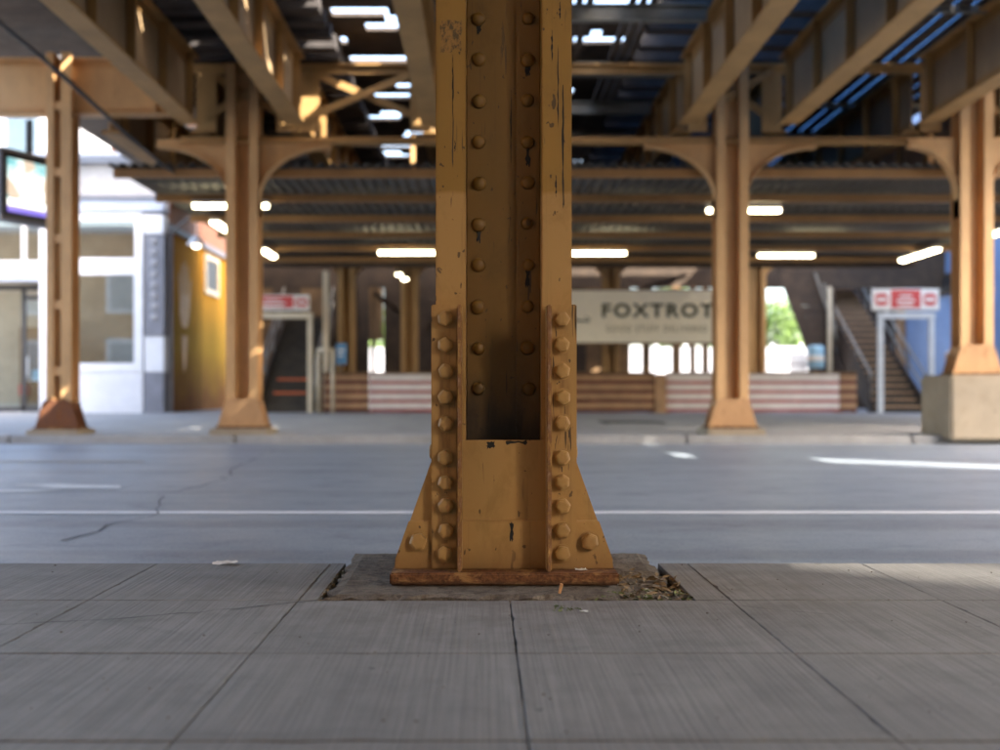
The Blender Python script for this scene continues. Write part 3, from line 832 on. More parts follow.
# ------------------------------------------------------------------ far columns
def arch_poly(cx, s, hw, w, h, ztop, zb, n=10):
    """bracket web between column side and bottom chord, with a concave curved lower edge"""
    pts = [(cx + s * hw, ztop), (cx + s * hw, zb)]
    for k in range(n + 1):
        t = k / n * math.pi / 2
        pts.append((cx + s * (hw + w - w * math.cos(t)), ztop - .10 - h + h * math.sin(t)))
    pts.append((cx + s * (hw + w), ztop))
    return pts
def far_column(cx, cy, z0, ztop, label, brackets=(1, -1), bw=1.0, bh=.72, shoe='shoe', mat='far', laced=False, hw=.225, zbr=4.12):
    t = thing("steel_column", (cx, cy, z0), label, "column", "steel columns of the elevated railway")
    ya, yb = cy - .16, cy + .16
    if not laced:
        for s in (-1, 1):
            prof = [(hw * .44, ya), (hw, ya), (hw, ya + .014), (hw * .50, ya + .022), (hw * .50, yb - .022), (hw, yb - .014), (hw, yb), (hw * .44, yb)]
            part("channel", MB().prism([(cx + s * a, b) for a, b in prof], z0 + .02, ztop, 'z'), mat, t, 0.003)
        part("web_plate", B(cx - hw * .43, cx + hw * .43, cy + .06, cy + .074, z0 + .02, ztop), mat, t)
        m = MB()
        z = z0 + .6
        while z < ztop - .1:
            for s in (-1, 1):
                m.lathe([(.02, -.014), (.004, .0)], 6, (0, 0, 0)) if False else m.box(cx + s * .055 - .014, cx + s * .055 + .014, cy + .047, cy + .06, z - .014, z + .014)
            z += .13
        part("rivet_row", m, mat, t, kind='stuff')
    else:
        for s, w in ((-1, .105), (1, .15)):
            a, b = sorted((cx + s * .05, cx + s * (.05 + w)))
            part("channel", MB().box(a, b, ya, ya + .018, z0 + .02, ztop).box(*((a, a + .02) if s > 0 else (b - .02, b)), ya + .018, yb - .018, z0 + .02, ztop).box(a, b, yb - .018, yb, z0 + .02, ztop), mat, t, 0.003)
        z = z0 + .75
        while z < ztop - .2:
            part("batten_plate", B(cx - .11, cx + .11, ya + .02, ya + .034, z, z + .12), mat, t, 0.002)
            part("batten_plate", B(cx - .11, cx + .11, yb - .034, yb - .02, z, z + .12), mat, t, 0.002)
            z += .92
    # flared shoe of front, back and side plates
    sh = .44
    for y_ in ((ya - .016, ya - .001), (yb + .001, yb + .016)):
        part("shoe_plate", MB().prism([(cx - hw - .11, z0 + .03), (cx + hw + .11, z0 + .03), (cx + hw + .10, z0 + .07), (cx + hw + .005, z0 + sh - .06), (cx + hw * .5, z0 + sh), (cx + hw * .3, z0 + sh - .03), (cx - hw * .3, z0 + sh - .03), (cx - hw * .5, z0 + sh), (cx - hw - .005, z0 + sh - .06), (cx - hw - .10, z0 + .07)], *y_), shoe, t, 0.003)
    for s in (-1, 1):
        part("shoe_plate", MB().prism([(ya - .015, z0 + .03), (yb + .015, z0 + .03), (yb, z0 + sh - .06), (ya, z0 + sh - .06)], *sorted((cx + s * (hw + .002), cx + s * (hw + .016))), axis='x'), shoe, t, 0.002)
        for k in (-1, 0, 1):
            part("shoe_rib", MB().prism([(hw + .018, z0 + .03), (hw + .12, z0 + .03), (hw + .018, z0 + sh - .1)] if s > 0 else [(-hw - .018, z0 + .03), (-hw - .12, z0 + .03), (-hw - .018, z0 + sh - .1)], cy + k * .12 - .008, cy + k * .12 + .008) if False else
                 MB().prism([(cx + s * (hw + .017), z0 + .03), (cx + s * (hw + .10), z0 + .03), (cx + s * (hw + .017), z0 + sh - .1)], cy + k * .11 - .008, cy + k * .11 + .008), shoe, t)
    part("base_plate", B(cx - hw - .13, cx + hw + .13, ya - .06, yb + .06, z0, z0 + .03), 'plate', t, 0.004)
    for s in brackets:
        br = part("bracket", MB().prism(arch_poly(cx, s, hw * .96, bw, bh, zbr, zbr - .1 - bh), cy - .012, cy + .012), mat, t)
        # curved flange along the arch
        fl = MB()
        n = 12
        P = [(cx + s * (hw * .96 + bw - bw * math.cos(k / n * math.pi / 2)), zbr - .10 - bh + bh * math.sin(k / n * math.pi / 2)) for k in range(n + 1)]
        P = [(cx + s * hw * .96, P[0][1] - .25)] + P
        vs = []; fs = []
        for (x, z) in P:
            vs += [(x, cy - .10, z), (x, cy + .10, z), (x, cy + .10, z - .022), (x, cy - .10, z - .022)]
        for i in range(len(P) - 1):
            a = i * 4
            for k in range(4):
                fs.append((a + k, a + (k + 1) % 4, a + 4 + (k + 1) % 4, a + 4 + k))
        fs += [(0, 1, 2, 3), (len(vs) - 4, len(vs) - 3, len(vs) - 2, len(vs) - 1)]
        part("bracket_flange", MB().add(vs, fs), mat, br)
    return t
def pad(cx, cy, z1, w, label):
    return solo("concrete_footing", B(cx - w, cx + w, cy - w, cy + w, -.06, z1), 'pier2', label, "footing", "concrete footings across the street", bevel=0.02)
CY = 15.55
pad(-3.34, CY, .085, .40, "low concrete pad under the column beside the mural wall")
far_column(-3.34, CY, .085, 5.15, "tan steel column with arched brackets between the mural wall and the gate stair")
pad(3.46, CY, .085, .40, "low concrete pad under the column before the lettered sign")
far_column(3.46, CY, .085, 5.15, "tan steel column with arched brackets in front of the lettered sign", bw=.98)
pad(-5.9, CY, .07, .36, "low concrete pad under the rust-footed column by the shop")
far_column(-5.9, CY, .07, 5.3, "slender open column of two battened members with heavily rusted foot", brackets=(), laced=True, shoe='rustbase', hw=.19)
m = MB().box(6.2, 7.5, 14.72, 15.75, -.05, .82)
solo("concrete_pier", m, 'pier2', "tall square concrete pier under the column by the exit gate", "pier", bevel=0.03)
far_column(6.69, 15.2, .82, 5.15, "tan steel column standing on a tall concrete pier", bw=.66, bh=.72, zbr=4.06)
# cross frames of the bent at the far kerb
GX = [-4.03, -2.59, -0.72, 2.84, 4.2, 6.1, 7.55]
def cross_frame(y, z0, z1, bays, label, mat='far'):
    t = thing("braced_girder", (0.0, y, z0), label, "girder", "cross frames between the girders")
    part("bottom_chord", MB().box(bays[0][0] - .2, bays[-1][1] + .2, y - .10, y + .10, z0 + .0, z0 + .025).box(bays[0][0] - .2, bays[-1][1] + .2, y - .010, y + .010, z0 + .025, z0 + .10), mat, t)
    part("top_chord", MB().box(bays[0][0] - .2, bays[-1][1] + .2, y - .08, y + .08, z1 - .025, z1).box(bays[0][0] - .2, bays[-1][1] + .2, y - .010, y + .010, z1 - .13, z1 - .025), mat, t)
    for (a, b) in bays:
        part("diagonal", MB().bar((a + .14, y - .03, z0 + .36), (b - .14, y - .03, z1 - .08), .02, .10, (0, 0, 1)), mat, t)
        part("diagonal", MB().bar((a + .14, y + .03, z1 - .08), (b - .14, y + .03, z0 + .36), .02, .10, (0, 0, 1)), mat, t)
        for e, s in ((a, 1), (b, -1)):
            part("end_plate", B(*sorted((e + s * .02, e + s * .30)), y - .012, y + .012, z0 + .17, z1 - .14), mat, t)
    return t
ZB, ZT = 4.27, 5.2
cross_frame(CY, 4.06, 5.17, [(-4.03, -2.59), (-2.59, -0.72), (2.84, 4.2), (6.1, 7.55)], "braced tan cross frame above the columns across the street", 'girder')
cross_frame(29.6, 3.96, 5.17, [(-4.03, -2.59), (-2.59, -0.72), (-.72, 2.84), (2.84, 4.2), (6.1, 7.55)], "braced cross frame deep behind the canopy over the plank barrier", 'girder')
# long track girders
def track_girder(x, ya, yb, label):
    t = thing("track_girder", (x, (ya + yb) / 2, ZB), label, "girder", "riveted girders carrying the tracks")
    part("bottom_flange", B(x - .135, x + .135, ya, yb, ZB, ZB + .028), 'girder', t, 0.004)
    part("bottom_angle", MB().box(x - .11, x - .012, ya, yb, ZB + .0285, ZB + .045).box(x + .012, x + .11, ya, yb, ZB + .0285, ZB + .045).box(x - .026, x - .0125, ya, yb, ZB + .045, ZB + .15).box(x + .0125, x + .026, ya, yb, ZB + .045, ZB + .15), 'girder', t)
    part("web", B(x - .012, x + .012, ya, yb, ZB + .029, ZT - .03), 'girder_web', t)
    part("top_flange", B(x - .135, x + .135, ya, yb, ZT - .029, ZT - .002), 'girder', t, 0.004)
    part("top_angle", MB().box(x - .026, x - .0125, ya, yb, ZT - .15, ZT - .03).box(x + .0125, x + .026, ya, yb, ZT - .15, ZT - .03), 'girder', t)
    y = math.ceil((ya + .15) / 1.25) * 1.25
    while y < yb - .1:
        for s in (-1, 1):
            part("stiffener", MB().box(*sorted((x + s * .0265, x + s * .12)), y - .008, y + .008, ZB + .046, ZT - .031).box(*sorted((x + s * .0128, x + s * .026)), y + .008, y + .09, ZB + .151, ZT - .151), 'girder', t)
        y += 1.25
    m = MB()
    y = ya + .1
    while y < yb:
        for s in (-1, 1):
            for zz in (ZB + .10, ZT - .09):
                m.box(*sorted((x + s * .026, x + s * .036)), y - .014, y + .014, zz - .014, zz + .014)
        y += .14
    part("rivet_row", m, 'girder', t, kind='stuff')
    return t
GL = ["on the shop side of the mural column", "on the street-centre side of the mural column", "ending alone between the two arched columns",
      "on the near side of the sign column", "on the far side of the sign column", "over the concrete pier's inner edge", "over the concrete pier's outer edge"]
for x, w in zip(GX, GL):
    if x < 5: track_girder(x, -6.0, 3.5, "girder overhead on the near pavement, " + w)
    track_girder(x, 3.7, 15.3, "dark riveted plate girder over the street, " + w)
    track_girder(x, 15.8, 29.4, "riveted plate girder above the canopy, " + w)
track_girder(-5.3, 15.8, 24.0, "short yellowish girder running back above the shop cornice")
# plate girder on the left, facing the street
pg = thing("plate_girder", (-7.0, 15.62, 4.47), "broad orange riveted plate girder behind the slender rust-footed column", "girder")
part("web", B(-11.5, -4.2, 15.61, 15.63, 4.49, 5.24), 'far', pg)
part("bottom_flange", B(-11.5, -4.2, 15.50, 15.74, 4.47, 4.489), 'far', pg)
part("top_flange", B(-11.5, -4.2, 15.50, 15.74, 5.241, 5.26), 'far', pg)
part("stiffener", B(-4.62, -4.58, 15.52, 15.609, 4.49, 5.24), 'far', pg)
part("stiffener", B(-7.6, -7.56, 15.52, 15.609, 4.49, 5.24), 'far', pg)
m = MB()
x = -11.4
while x < -4.2:
    for zz in (4.535, 5.19):
        m.box(x - .018, x + .018, 15.590, 15.609, zz - .018, zz + .018)
    x += .085
part("rivet_row", m, 'far', pg, kind='stuff')

# ------------------------------------------------------------------ deck: ties, boards, planks, added blue sheet
for (xa, xb, lab) in ((-4.75, -1.98, "track of dark timber ties above the column by the mural wall"), (2.10, 4.97, "track of dark timber ties above the sign column")):
    t = thing("track", ((xa + xb) / 2, 16, ZT), lab, "track", "elevated tracks")
    tie_me = MB().box(-(xb - xa) / 2, (xb - xa) / 2, -.11, .11, 0, .2).mesh("tie", 'tie', bevel=0.008, seg=1)
    y = 7.0
    while y < 28:
        inst("tie", tie_me, t, ((xa + xb) / 2, y + rnd.uniform(-.03, .03), ZT + .001), (0, 0, rnd.uniform(-.01, .01)))
        y += .50 if xa < 0 else .66
    for s in (-1, 1):
        xc = (xa + xb) / 2 + s * .72
        part("rail", MB().box(xc - .06, xc + .06, -6, 29, ZT + .203, ZT + .22).box(xc - .01, xc + .01, -6, 29, ZT + .22, ZT + .31).box(xc - .035, xc + .035, -6, 29, ZT + .31, ZT + .35), 'rail', t)
OPEN = [(-1.92, -1.2, 13.8, 14.3), (-1.92, -1.13, 16.0, 16.3), (-1.76, -1.19, 18.0, 18.3), (-2.0, -1.45, 19.3, 19.6), (-2.0, -1.4, 21.7, 22.0),
        (-2.5, -2.3, 13.8, 14.2), (-1.0, -.86, 15.2, 15.4), (-1.1, -.95, 20.3, 20.6), (-2.35, -2.2, 22.8, 23.1), (-1.95, -1.86, 15.0, 15.3), (-1.5, -1.38, 20.9, 21.2),
        (1.1, 2.35, 13.3, 14.0), (1.1, 2.0, 14.95, 15.25), (1.1, 1.95, 16.1, 16.4), (1.2, 1.45, 17.6, 17.9), (1.25, 1.5, 21.2, 21.5), (1.15, 1.3, 23.0, 23.3),
        (1.1, 2.3, 11.6, 12.1), (-1.9, -1.2, 11.8, 12.2), (-7.2, -6.6, 14.0, 14.2), (-5.6, -5.4, 18.5, 18.8), (-5.5, -5.3, 19.2, 19.5)]
_q = random.Random(31)
for k in range(80):
    y_ = _q.uniform(10.5, 25); w_ = _q.uniform(.08, .5)
    x_ = _q.choice([_q.uniform(-2.4, -.9), _q.uniform(-2.4, -.9), _q.uniform(-.5, 1.0), _q.uniform(1.1, 2.1), _q.uniform(-4.4, -3.0), _q.uniform(-6.4, -4.8)])
    OPEN.append((x_, x_ + w_, y_, y_ + .25))
OPEN = [tuple(v * 1.048 for v in o) for o in OPEN]
deck = thing("timber_deck", (-2, 16, 5.42), "dark timber decking with bright gaps overhead beside the tracks", "deck")
y = 8.0
PZ = 5.63
while y < 28.4:
    yc = y + .15
    cuts = []
    for a, b in sorted([(a, b) for a, b, c, d in OPEN if c - .01 <= yc <= d + .01]):
        if cuts and a < cuts[-1][1] + .06: cuts[-1] = (cuts[-1][0], max(b, cuts[-1][1]))
        else: cuts.append((a, b))
    x = -7.7
    segs = []
    for a, b in cuts:
        segs.append((x, a)); x = b
    segs.append((x, 2.42))
    for a, b in segs:
        if b - a > .05:
            part("deck_plank", B(a, b, y, y + .297, PZ + rnd.uniform(0, .006), PZ + .05), 'plank', deck)
    y += .30
part("planking", MB().box(-6.6, 6.5, -6, 7.997, PZ, PZ + .05).box(-8.3, 7.35, 28.41, 31, PZ, PZ + .05), 'plank', deck)
tp = MB()
NX, NY = 24, 60
vs = []; fs = []
for j in range(NY + 1):
    for i in range(NX + 1):
        vs.append((2.42 + 4.93 * i / NX, 8.0 + 20.4 * j / NY, PZ - .02 + rnd.uniform(-.008, .008)))
for j in range(NY):
    for i in range(NX):
        xx = 2.42 + 4.93 * (i + .5) / NX; yy = 8.0 + 20.4 * (j + .5) / NY
        if abs(xx - 5.80) < .11 and (abs(yy - 15.3) < .36 or abs(yy - 13.2) < .2):
            continue
        a = j * (NX + 1) + i
        fs.append((a, a + 1, a + NX + 2, a + NX + 1))
solo("sky_tint_sheet", MB().add(vs, fs), 'sky_tint', "added blue sheet imitating sky light over the ties above the sign column", "sky_tint_sheet")
pf = thing("platform_boards", (1.6, 16, 5.2), "narrow timber boards with gaps on grey beams above the lettered sign", "platform")
x = 0.86
while x < 2.1:
    if not (1.28 < x < 1.66):
        part("board", B(x, x + .085, 8, 28, 5.26, 5.30), 'plank', pf)
    x += .128
pf2 = thing("platform_boards", (6.1, 16, 5.2), "timber platform boards with blue light between them above the concrete pier", "platform")
x = 5.02
while x < 7.3:
    part("board", B(x, x + .165, 8, 28, 5.26, 5.30), 'plank', pf2)
    x += .235
for yb_ in (11.2, 13.4, 15.75, 17.9, 19.9):
    part("cross_beam", MB().box(-.58, 2.70, yb_ - .06, yb_ + .06, 5.06, 5.08).box(-.58, 2.70, yb_ - .008, yb_ + .008, 5.08, 5.24).box(-.58, 2.70, yb_ - .06, yb_ + .06, 5.24, 5.258), 'grey_beam', pf)
    part("cross_beam", MB().box(4.34, 7.3, yb_ - .04, yb_ + .04, 5.16, 5.175).box(4.34, 7.3, yb_ - .006, yb_ + .006, 5.175, 5.258), 'grey_beam', pf2)
# conduit slung under the deck
solo("conduit", MB().tube([(-4.75, 10.2, 4.25), (-4.62, 12.0, 4.08), (-4.5, 14.0, 3.85), (-4.4, 15.3, 3.72), (-4.38, 16.2, 3.70)], .024, 8), 'iron', "thin dark conduit slung past the orange plate girder", "conduit", smooth=True)

# ------------------------------------------------------------------ canopy with tube lights
can = thing("canopy_roof", (2.4, 21, 3.64), "wide corrugated steel canopy on tan purlins behind the columns", "canopy")
pur = [15.82, 17.85, 19.95, 22.0, 24.05, 26.1]
for y_ in pur:
    part("purlin", MB().box(-5.25, 10.2, y_ - .05, y_ + .05, 3.64, 3.655).box(-5.25, 10.2, y_ - .05, y_ - .038, 3.655, 3.745).box(-5.25, 10.2, y_ - .05, y_ + .05, 3.745, 3.758), 'purlin', can)
def corrugated(x0, x1, y0, y1, z, amp, per):
    n = int((x1 - x0) / per * 8)
    vs = []; fs = []
    for i in range(n + 1):
        x = x0 + (x1 - x0) * i / n
        h = z + amp * math.sin(2 * math.pi * i / 8)
        vs += [(x, y0, h), (x, y1, h), (x, y1, h + .004), (x, y0, h + .004)]
    for i in range(n):
        a = i * 4
        for k in range(4):
            fs.append((a + k, a + (k + 1) % 4, a + 4 + (k + 1) % 4, a + 4 + k))
    return MB().add(vs, fs)
ys = [15.68, 19.3, 22.9, 26.4]
for i in range(3):
    part("corrugated_sheet", corrugated(-5.3, 10.3, ys[i], ys[i + 1] + .06, 3.795 + .006 * i, .034, .165), 'corr', can, smooth=True)
part("rear_board", B(-5.3, 10.3, 26.45, 26.5, 3.55, 3.85), 'dtimber', can)
part("hanger", MB().bar((-3.6, 15.9, 3.76), (-3.6, 15.9, 4.2), .06), 'far', can)
part("hanger", MB().bar((-1.0, 15.9, 3.76), (-1.0, 15.9, 4.28), .06), 'far', can)
part("hanger", MB().bar((6.4, 15.9, 3.76), (6.4, 15.9, 4.28), .06), 'far', can)
def tube_light(cx, cy, along, length, label):
    t = thing("tube_light", (cx, cy, 3.52), label, "light", "fluorescent lights under the canopy")
    L_ = length / 2
    if along == 'x':
        part("housing", B(cx - L_, cx + L_, cy - .08, cy + .08, 3.585, 3.637), 'galv', t, 0.004)
        part("diffuser", MB().prism([(cy - .075, 3.584), (cy - .06, 3.545), (cy - .03, 3.53), (cy + .03, 3.53), (cy + .06, 3.545), (cy + .075, 3.584)], cx - L_ + .02, cx + L_ - .02, 'x'), 'tube', t)
    else:
        part("housing", B(cx - .08, cx + .08, cy - L_, cy + L_, 3.585, 3.637), 'galv', t, 0.004)
        part("diffuser", MB().prism([(cx - .075, 3.584), (cx - .06, 3.545), (cx - .03, 3.53), (cx + .03, 3.53), (cx + .06, 3.545), (cx + .075, 3.584)], cy - L_ + .02, cy + L_ - .02, 'y'), 'tube', t)
tube_light(-4.03, 17.75, 'x', 1.22, "lit tube light near the canopy's front corner by the mural")
tube_light(4.27, 18.2, 'x', 1.22, "lit tube light just behind the sign column")
tube_light(-1.63, 23.7, 'x', 1.22, "lit tube light between the gate stair and the big bolted column")
tube_light(2.46, 23.8, 'x', 1.22, "lit tube light above the lettered sign")
tube_light(6.6, 24.2, 'x', 1.22, "lit tube light above the striped barrier by the sunny opening")
tube_light(-4.72, 20.1, 'y', 1.22, "lit tube light pointing inwards, nearer the street, on the mural side")
tube_light(-4.62, 23.9, 'y', 1.22, "lit tube light pointing inwards, deeper in, on the mural side")
tube_light(9.5, 24.2, 'y', 2.0, "lit tube light pointing inwards above the pale gate frame")
tube_light(9.65, 20.6, 'y', 1.22, "lit tube light pointing inwards past the concrete pier column")
# pendant lamp by the mural
pl = thing("pendant_lamp", (-6.45, 25.0, 3.85), "small white pendant lamp hanging beside the mural wall", "lamp")
part("arm", MB().bar((-8.0, 25.0 + 3.2, 4.62), (-6.45, 25.0, 4.62), .04), 'iron', pl)
part("cord", MB().bar((-6.45, 25, 4.08), (-6.45, 25, 4.62), .02), 'galv', pl)
part("shade", MB().lathe([(.05, .24), (.09, .2), (.2, .06), (.205, .04)], 16, (-6.45, 25, 3.86)), 'white', pl, smooth=True)
part("globe", MB().lathe([(.02, -.02), (.08, .0), (.10, .05), (.06, .1)], 12, (-6.45, 25, 3.84)), 'bulb', pl, smooth=True)

# ------------------------------------------------------------------ shop on the left
SY = 28.0
GZ = 0.064
def sx(px): return (px - 483) * SY / 1111
def sz(py): return CAMH + (392 - py) * SY / 1111
shop = thing("shop_building", (-11, SY, GZ), "white painted corner shop with tall windows and grey cornice", "building")
EX = -8.06
# body behind the front
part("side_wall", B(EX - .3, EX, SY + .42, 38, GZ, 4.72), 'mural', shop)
part("back_wall", B(-20, EX - .31, 37.7, 38, GZ, 6.4), 'greypale', shop)
part("roof", B(-20, EX - .02, SY + .35, 38, 6.42, 6.5), 'greypale', shop)
part("upper_side_wall", B(EX - .3, EX - .001, SY + .42, 38, 4.9, 6.41), 'brick', shop)
part("coping", MB().box(EX - .32, EX + .10, SY + .42, 38, 4.721, 4.80).box(EX - .32, EX + .05, SY + .42, 38, 4.80, 4.899), 'greystone', shop, 0.01)
part("interior_floor", B(-20, EX - .32, SY + .4, 37.6, GZ - .05, GZ + .02), 'farslab', shop)
part("interior_wall", B(-20, EX - .32, 32.2, 32.3, GZ + .021, 5.3), 'shopwall', shop)
part("ceiling", B(-20, EX - .32, SY + .36, 32.19, 5.31, 5.36), 'white', shop)
# front trim
part("sill_panel", B(sx(46), sx(143), SY, SY + .16, GZ, sz(372)), 'white', shop, 0.006)
nb_ = 9
for k in range(nb_):
    a = sx(86) + (sx(141) - sx(86)) * k / nb_
    part("bead_board", B(a + .02, a + (sx(141) - sx(86)) / nb_ - .02, SY - .015, SY - .0005, GZ + .12, sz(378)), 'white', shop, 0.004)
def window(x0, x1, z0, z1, fr=.11, mull=()):
    w = part("window", MB().box(x0, x0 + fr, SY - .03, SY + .12, z0, z1).box(x1 - fr, x1, SY - .03, SY + .12, z0, z1).box(x0 + fr, x1 - fr, SY - .03, SY + .12, z0, z0 + fr).box(x0 + fr, x1 - fr, SY - .03, SY + .12, z1 - fr, z1), 'white', shop)
    part("pane", B(x0 + fr, x1 - fr, SY + .04, SY + .055, z0 + fr, z1 - fr), 'glass', w)
    for mx in mull:
        part("mullion", B(mx - .05, mx + .05, SY - .02, SY + .038, z0 + fr, z1 - fr), 'white', w)
    return w
window(sx(68), sx(143), sz(372) + .001, sz(266), .22)
window(sx(68), sx(143), sz(266) + .001, sz(213), .20)
window(sx(-42), sx(52), sz(268) + .001, sz(213), .18, (sx(24),))
part("corner_post", B(sx(40), sx(68) - .001, SY - .035, SY + .14, GZ, sz(213)), 'white', shop, 0.006)
part("lintel", B(sx(-42), sx(40) - .002, SY - .04, SY + .3, sz(281), sz(268)), 'bluegrey', shop, 0.006)
# recessed door
dr = part("door", MB().box(sx(-40), sx(-38), SY + .8, SY + .88, GZ + .1, sz(282)).box(sx(-40), sx(40), SY + .8, SY + .88, sz(287), sz(282)).box(sx(8.5), sx(12.5), SY + .8, SY + .88, GZ, sz(287)).box(sx(36), sx(40), SY + .8, SY + .88, GZ, sz(287)).box(sx(12.5), sx(36), SY + .8, SY + .88, sz(297), sz(293)).box(sx(-38), sx(36), SY + .8, SY + .88, GZ, GZ + .14), 'dark', shop)
part("pane", B(sx(12.6), sx(35.9), SY + .83, SY + .845, GZ + .15, sz(298)), 'glass', dr)
part("pane", B(sx(-37.9), sx(8.4), SY + .83, SY + .845, GZ + .15, sz(288)), 'glass', dr)
part("handle", MB().tube([(sx(15.5), SY + .76, 1.0), (sx(15.5), SY + .76, 1.5)], .02, 8), 'galv', dr)
part("reveal", B(sx(40) + .002, sx(40) + .10, SY + .141, SY + .9, GZ, sz(282)), 'white', shop)
# pilaster: stacked blocks with ornaments
x0, x1 = sx(145), sx(164)
for (pa, pb, mt, pr) in ((413, 372, 'greystone', .06), (372, 336, 'white', .03), (336, 327, 'greystone', .07), (327, 234, 'greystone', .02), (234, 215, 'white', .06)):
    part("pilaster_block", B(x0, x1, SY - pr, SY + .41, max(GZ, sz(pa)) + .001, sz(pb)), mt, shop, 0.01)
orn = MB().lathe([(.10, 0), (.105, .02), (.07, .035), (.05, .02), (.03, .05), (.006, .055)], 10).mesh("rosette", 'greypale', smooth=True)
for k in range(8):
    inst("rosette", orn, shop, ((x0 + x1) / 2, SY - .021, sz(317 - k * 10.8)), (R(90), 0, 0))
part("corner_pipe", MB().tube([(EX + .06, SY + .5, GZ), (EX + .06, SY + .5, 4.7)], .05, 8), 'greystone', shop)
# entablature
part("architrave", B(-16, EX + .04, SY - .10, SY + .42, sz(212), sz(199)), 'bluegrey', shop, 0.01)
part("ledge", B(-16, EX + .10, SY - .20, SY + .42, sz(199) + .001, sz(195)), 'greystone', shop, 0.01)
part("frieze", B(-16, EX, SY - .05, SY + .42, sz(195) + .001, sz(164)), 'greypale', shop, 0.01)
part("cornice", MB().box(-16, EX + .18, SY - .32, SY + .42, sz(164) + .001, sz(160)).box(-16, EX + .28, SY - .46, SY + .42, sz(160), sz(156)), 'bluegrey', shop, 0.01)
# things in the window
part("counter", B(sx(70), sx(128), SY + 1.0, SY + 1.5, GZ + .02, 1.1), 'cream', shop)
part("backdrop_shelf", MB().box(sx(-30), sx(30), SY + 3.0, SY + 3.3, GZ + .02, 2.4), 'timber', shop)
for k in range(4):
    part("shelf_goods", B(sx(-28 + k * 15), sx(-18 + k * 15), SY + 2.8, SY + 2.99, .5 + .4 * (k % 3), .8 + .4 * (k % 3)), ('red', 'ltblue', 'paper', 'orange')[k], shop)
# brown brick storey behind
up = thing("brick_building", (-11, 33, 0), "brown brick upper wall rising behind the shop cornice", "building")
part("wall", B(-10.9, EX + .4, 32.5, 37.6, 6.51, 12), 'brick', up)
part("parapet", B(-11.0, EX + .5, 32.4, 37.7, 12.0, 12.2), 'greystone', up)
wb = thing("white_building", (-20, 48, 0), "bright white building with a window far behind the shop", "building")
part("wall", B(-36, -15.2, 48, 60, 0, 16), 'white', wb)
w_ = part("window", B(-20.7, -19.0, 47.9, 47.99, 10.2, 13.2), 'bluegrey', wb)
part("pane", B(-20.5, -19.2, 47.85, 47.89, 10.4, 13.0), 'glass', w_)
part("band", B(-36, -15.2, 47.8, 47.99, 9.2, 9.7), 'bluegrey', wb)
part("pilaster", B(-17.4, -17.0, 47.8, 47.99, 0, 16), 'greypale', wb)
# mural: pale hand and figures painted on the side wall, window, frame
mx = EX + .004
def mur(poly):
    return MB().add([(mx, a, b) for a, b in poly], [tuple(range(len(poly)))])
def blob(cy_, cz, ry, rz, n=20):
    return [(cy_ + ry * math.cos(2 * math.pi * k / n), cz + rz * math.sin(2 * math.pi * k / n)) for k in range(n)]
mp = part("painted_figure", mur([(29.55, 3.2), (29.5, 2.7), (29.75, 2.35), (30.2, 2.3), (30.45, 2.6), (30.55, 3.2)]), 'muralpale', shop)
for k, (dy, h) in enumerate(((-.42, .55), (-.2, .8), (.02, .9), (.24, .8), (.5, .5))):
    part("painted_finger", mur([(30 + dy - .07, 3.2), (30 + dy + .07, 3.2), (30 + dy * 1.25 + .06, 3.2 + h), (30 + dy * 1.25 - .06, 3.2 + h)]), 'muralpale', mp)
part("painted_figure", mur([(29.7, 2.1), (30.3, 2.1), (30.15, 1.3), (29.9, 1.1)]), 'muralpale', shop)
w_ = part("window", MB().box(EX, EX + .06, 32.1, 32.25, 3.45, 4.6).box(EX, EX + .06, 33.6, 33.75, 3.45, 4.6).box(EX, EX + .06, 32.25, 33.6, 3.45, 3.6).box(EX, EX + .06, 32.25, 33.6, 4.45, 4.6), 'cream', shop)
part("pane", B(EX + .01, EX + .02, 32.25, 33.6, 3.6, 4.45), 'dark', w_)

# hanging display on the left
ds = thing("display_screen", (-6.78, 16.6, 3.08), "dark hanging video display beside the slender rust-footed column", "screen")
ds.rotation_euler = (0, 0, R(64))
ds.scale = (.9, .9, .98)
def dpart(name, mb, mat, bevel=0.0):
    o = bpy.data.objects.new(name, mb.mesh(name, mat, (0, 0, 0), bevel)); COL.objects.link(o); o.parent = ds; return o
dpart("casing", B(-.70, .70, -.14, .14, 0, 1.02), 'greystone', .02)
dpart("bezel", MB().box(-.66, .66, -.165, -.141, .06, .13).box(-.66, .66, -.165, -.141, .93, 1.0).box(-.66, -.58, -.165, -.141, .13, .93).box(.58, .66, -.165, -.141, .13, .93), 'dark')
dpart("picture", B(-.579, .579, -.150, -.1415, .33, .929), 'screen')
dpart("caption_strip", B(-.579, .579, -.150, -.1415, .225, .329), 'screen_white')
dpart("caption_strip", B(-.579, .579, -.150, -.1415, .131, .224), 'screen_strip')
dpart("end_groove", MB().box(-.712, -.701, -.05, -.02, .12, .9).box(-.712, -.701, .02, .05, .12, .9), 'dark')
dpart("top_hood", B(-.74, .78, -.18, .18, 1.021, 1.06), 'greypale', .005)
dpart("mount_arm", MB().box(-.04, .04, -.04, .04, 1.061, 1.6), 'iron')

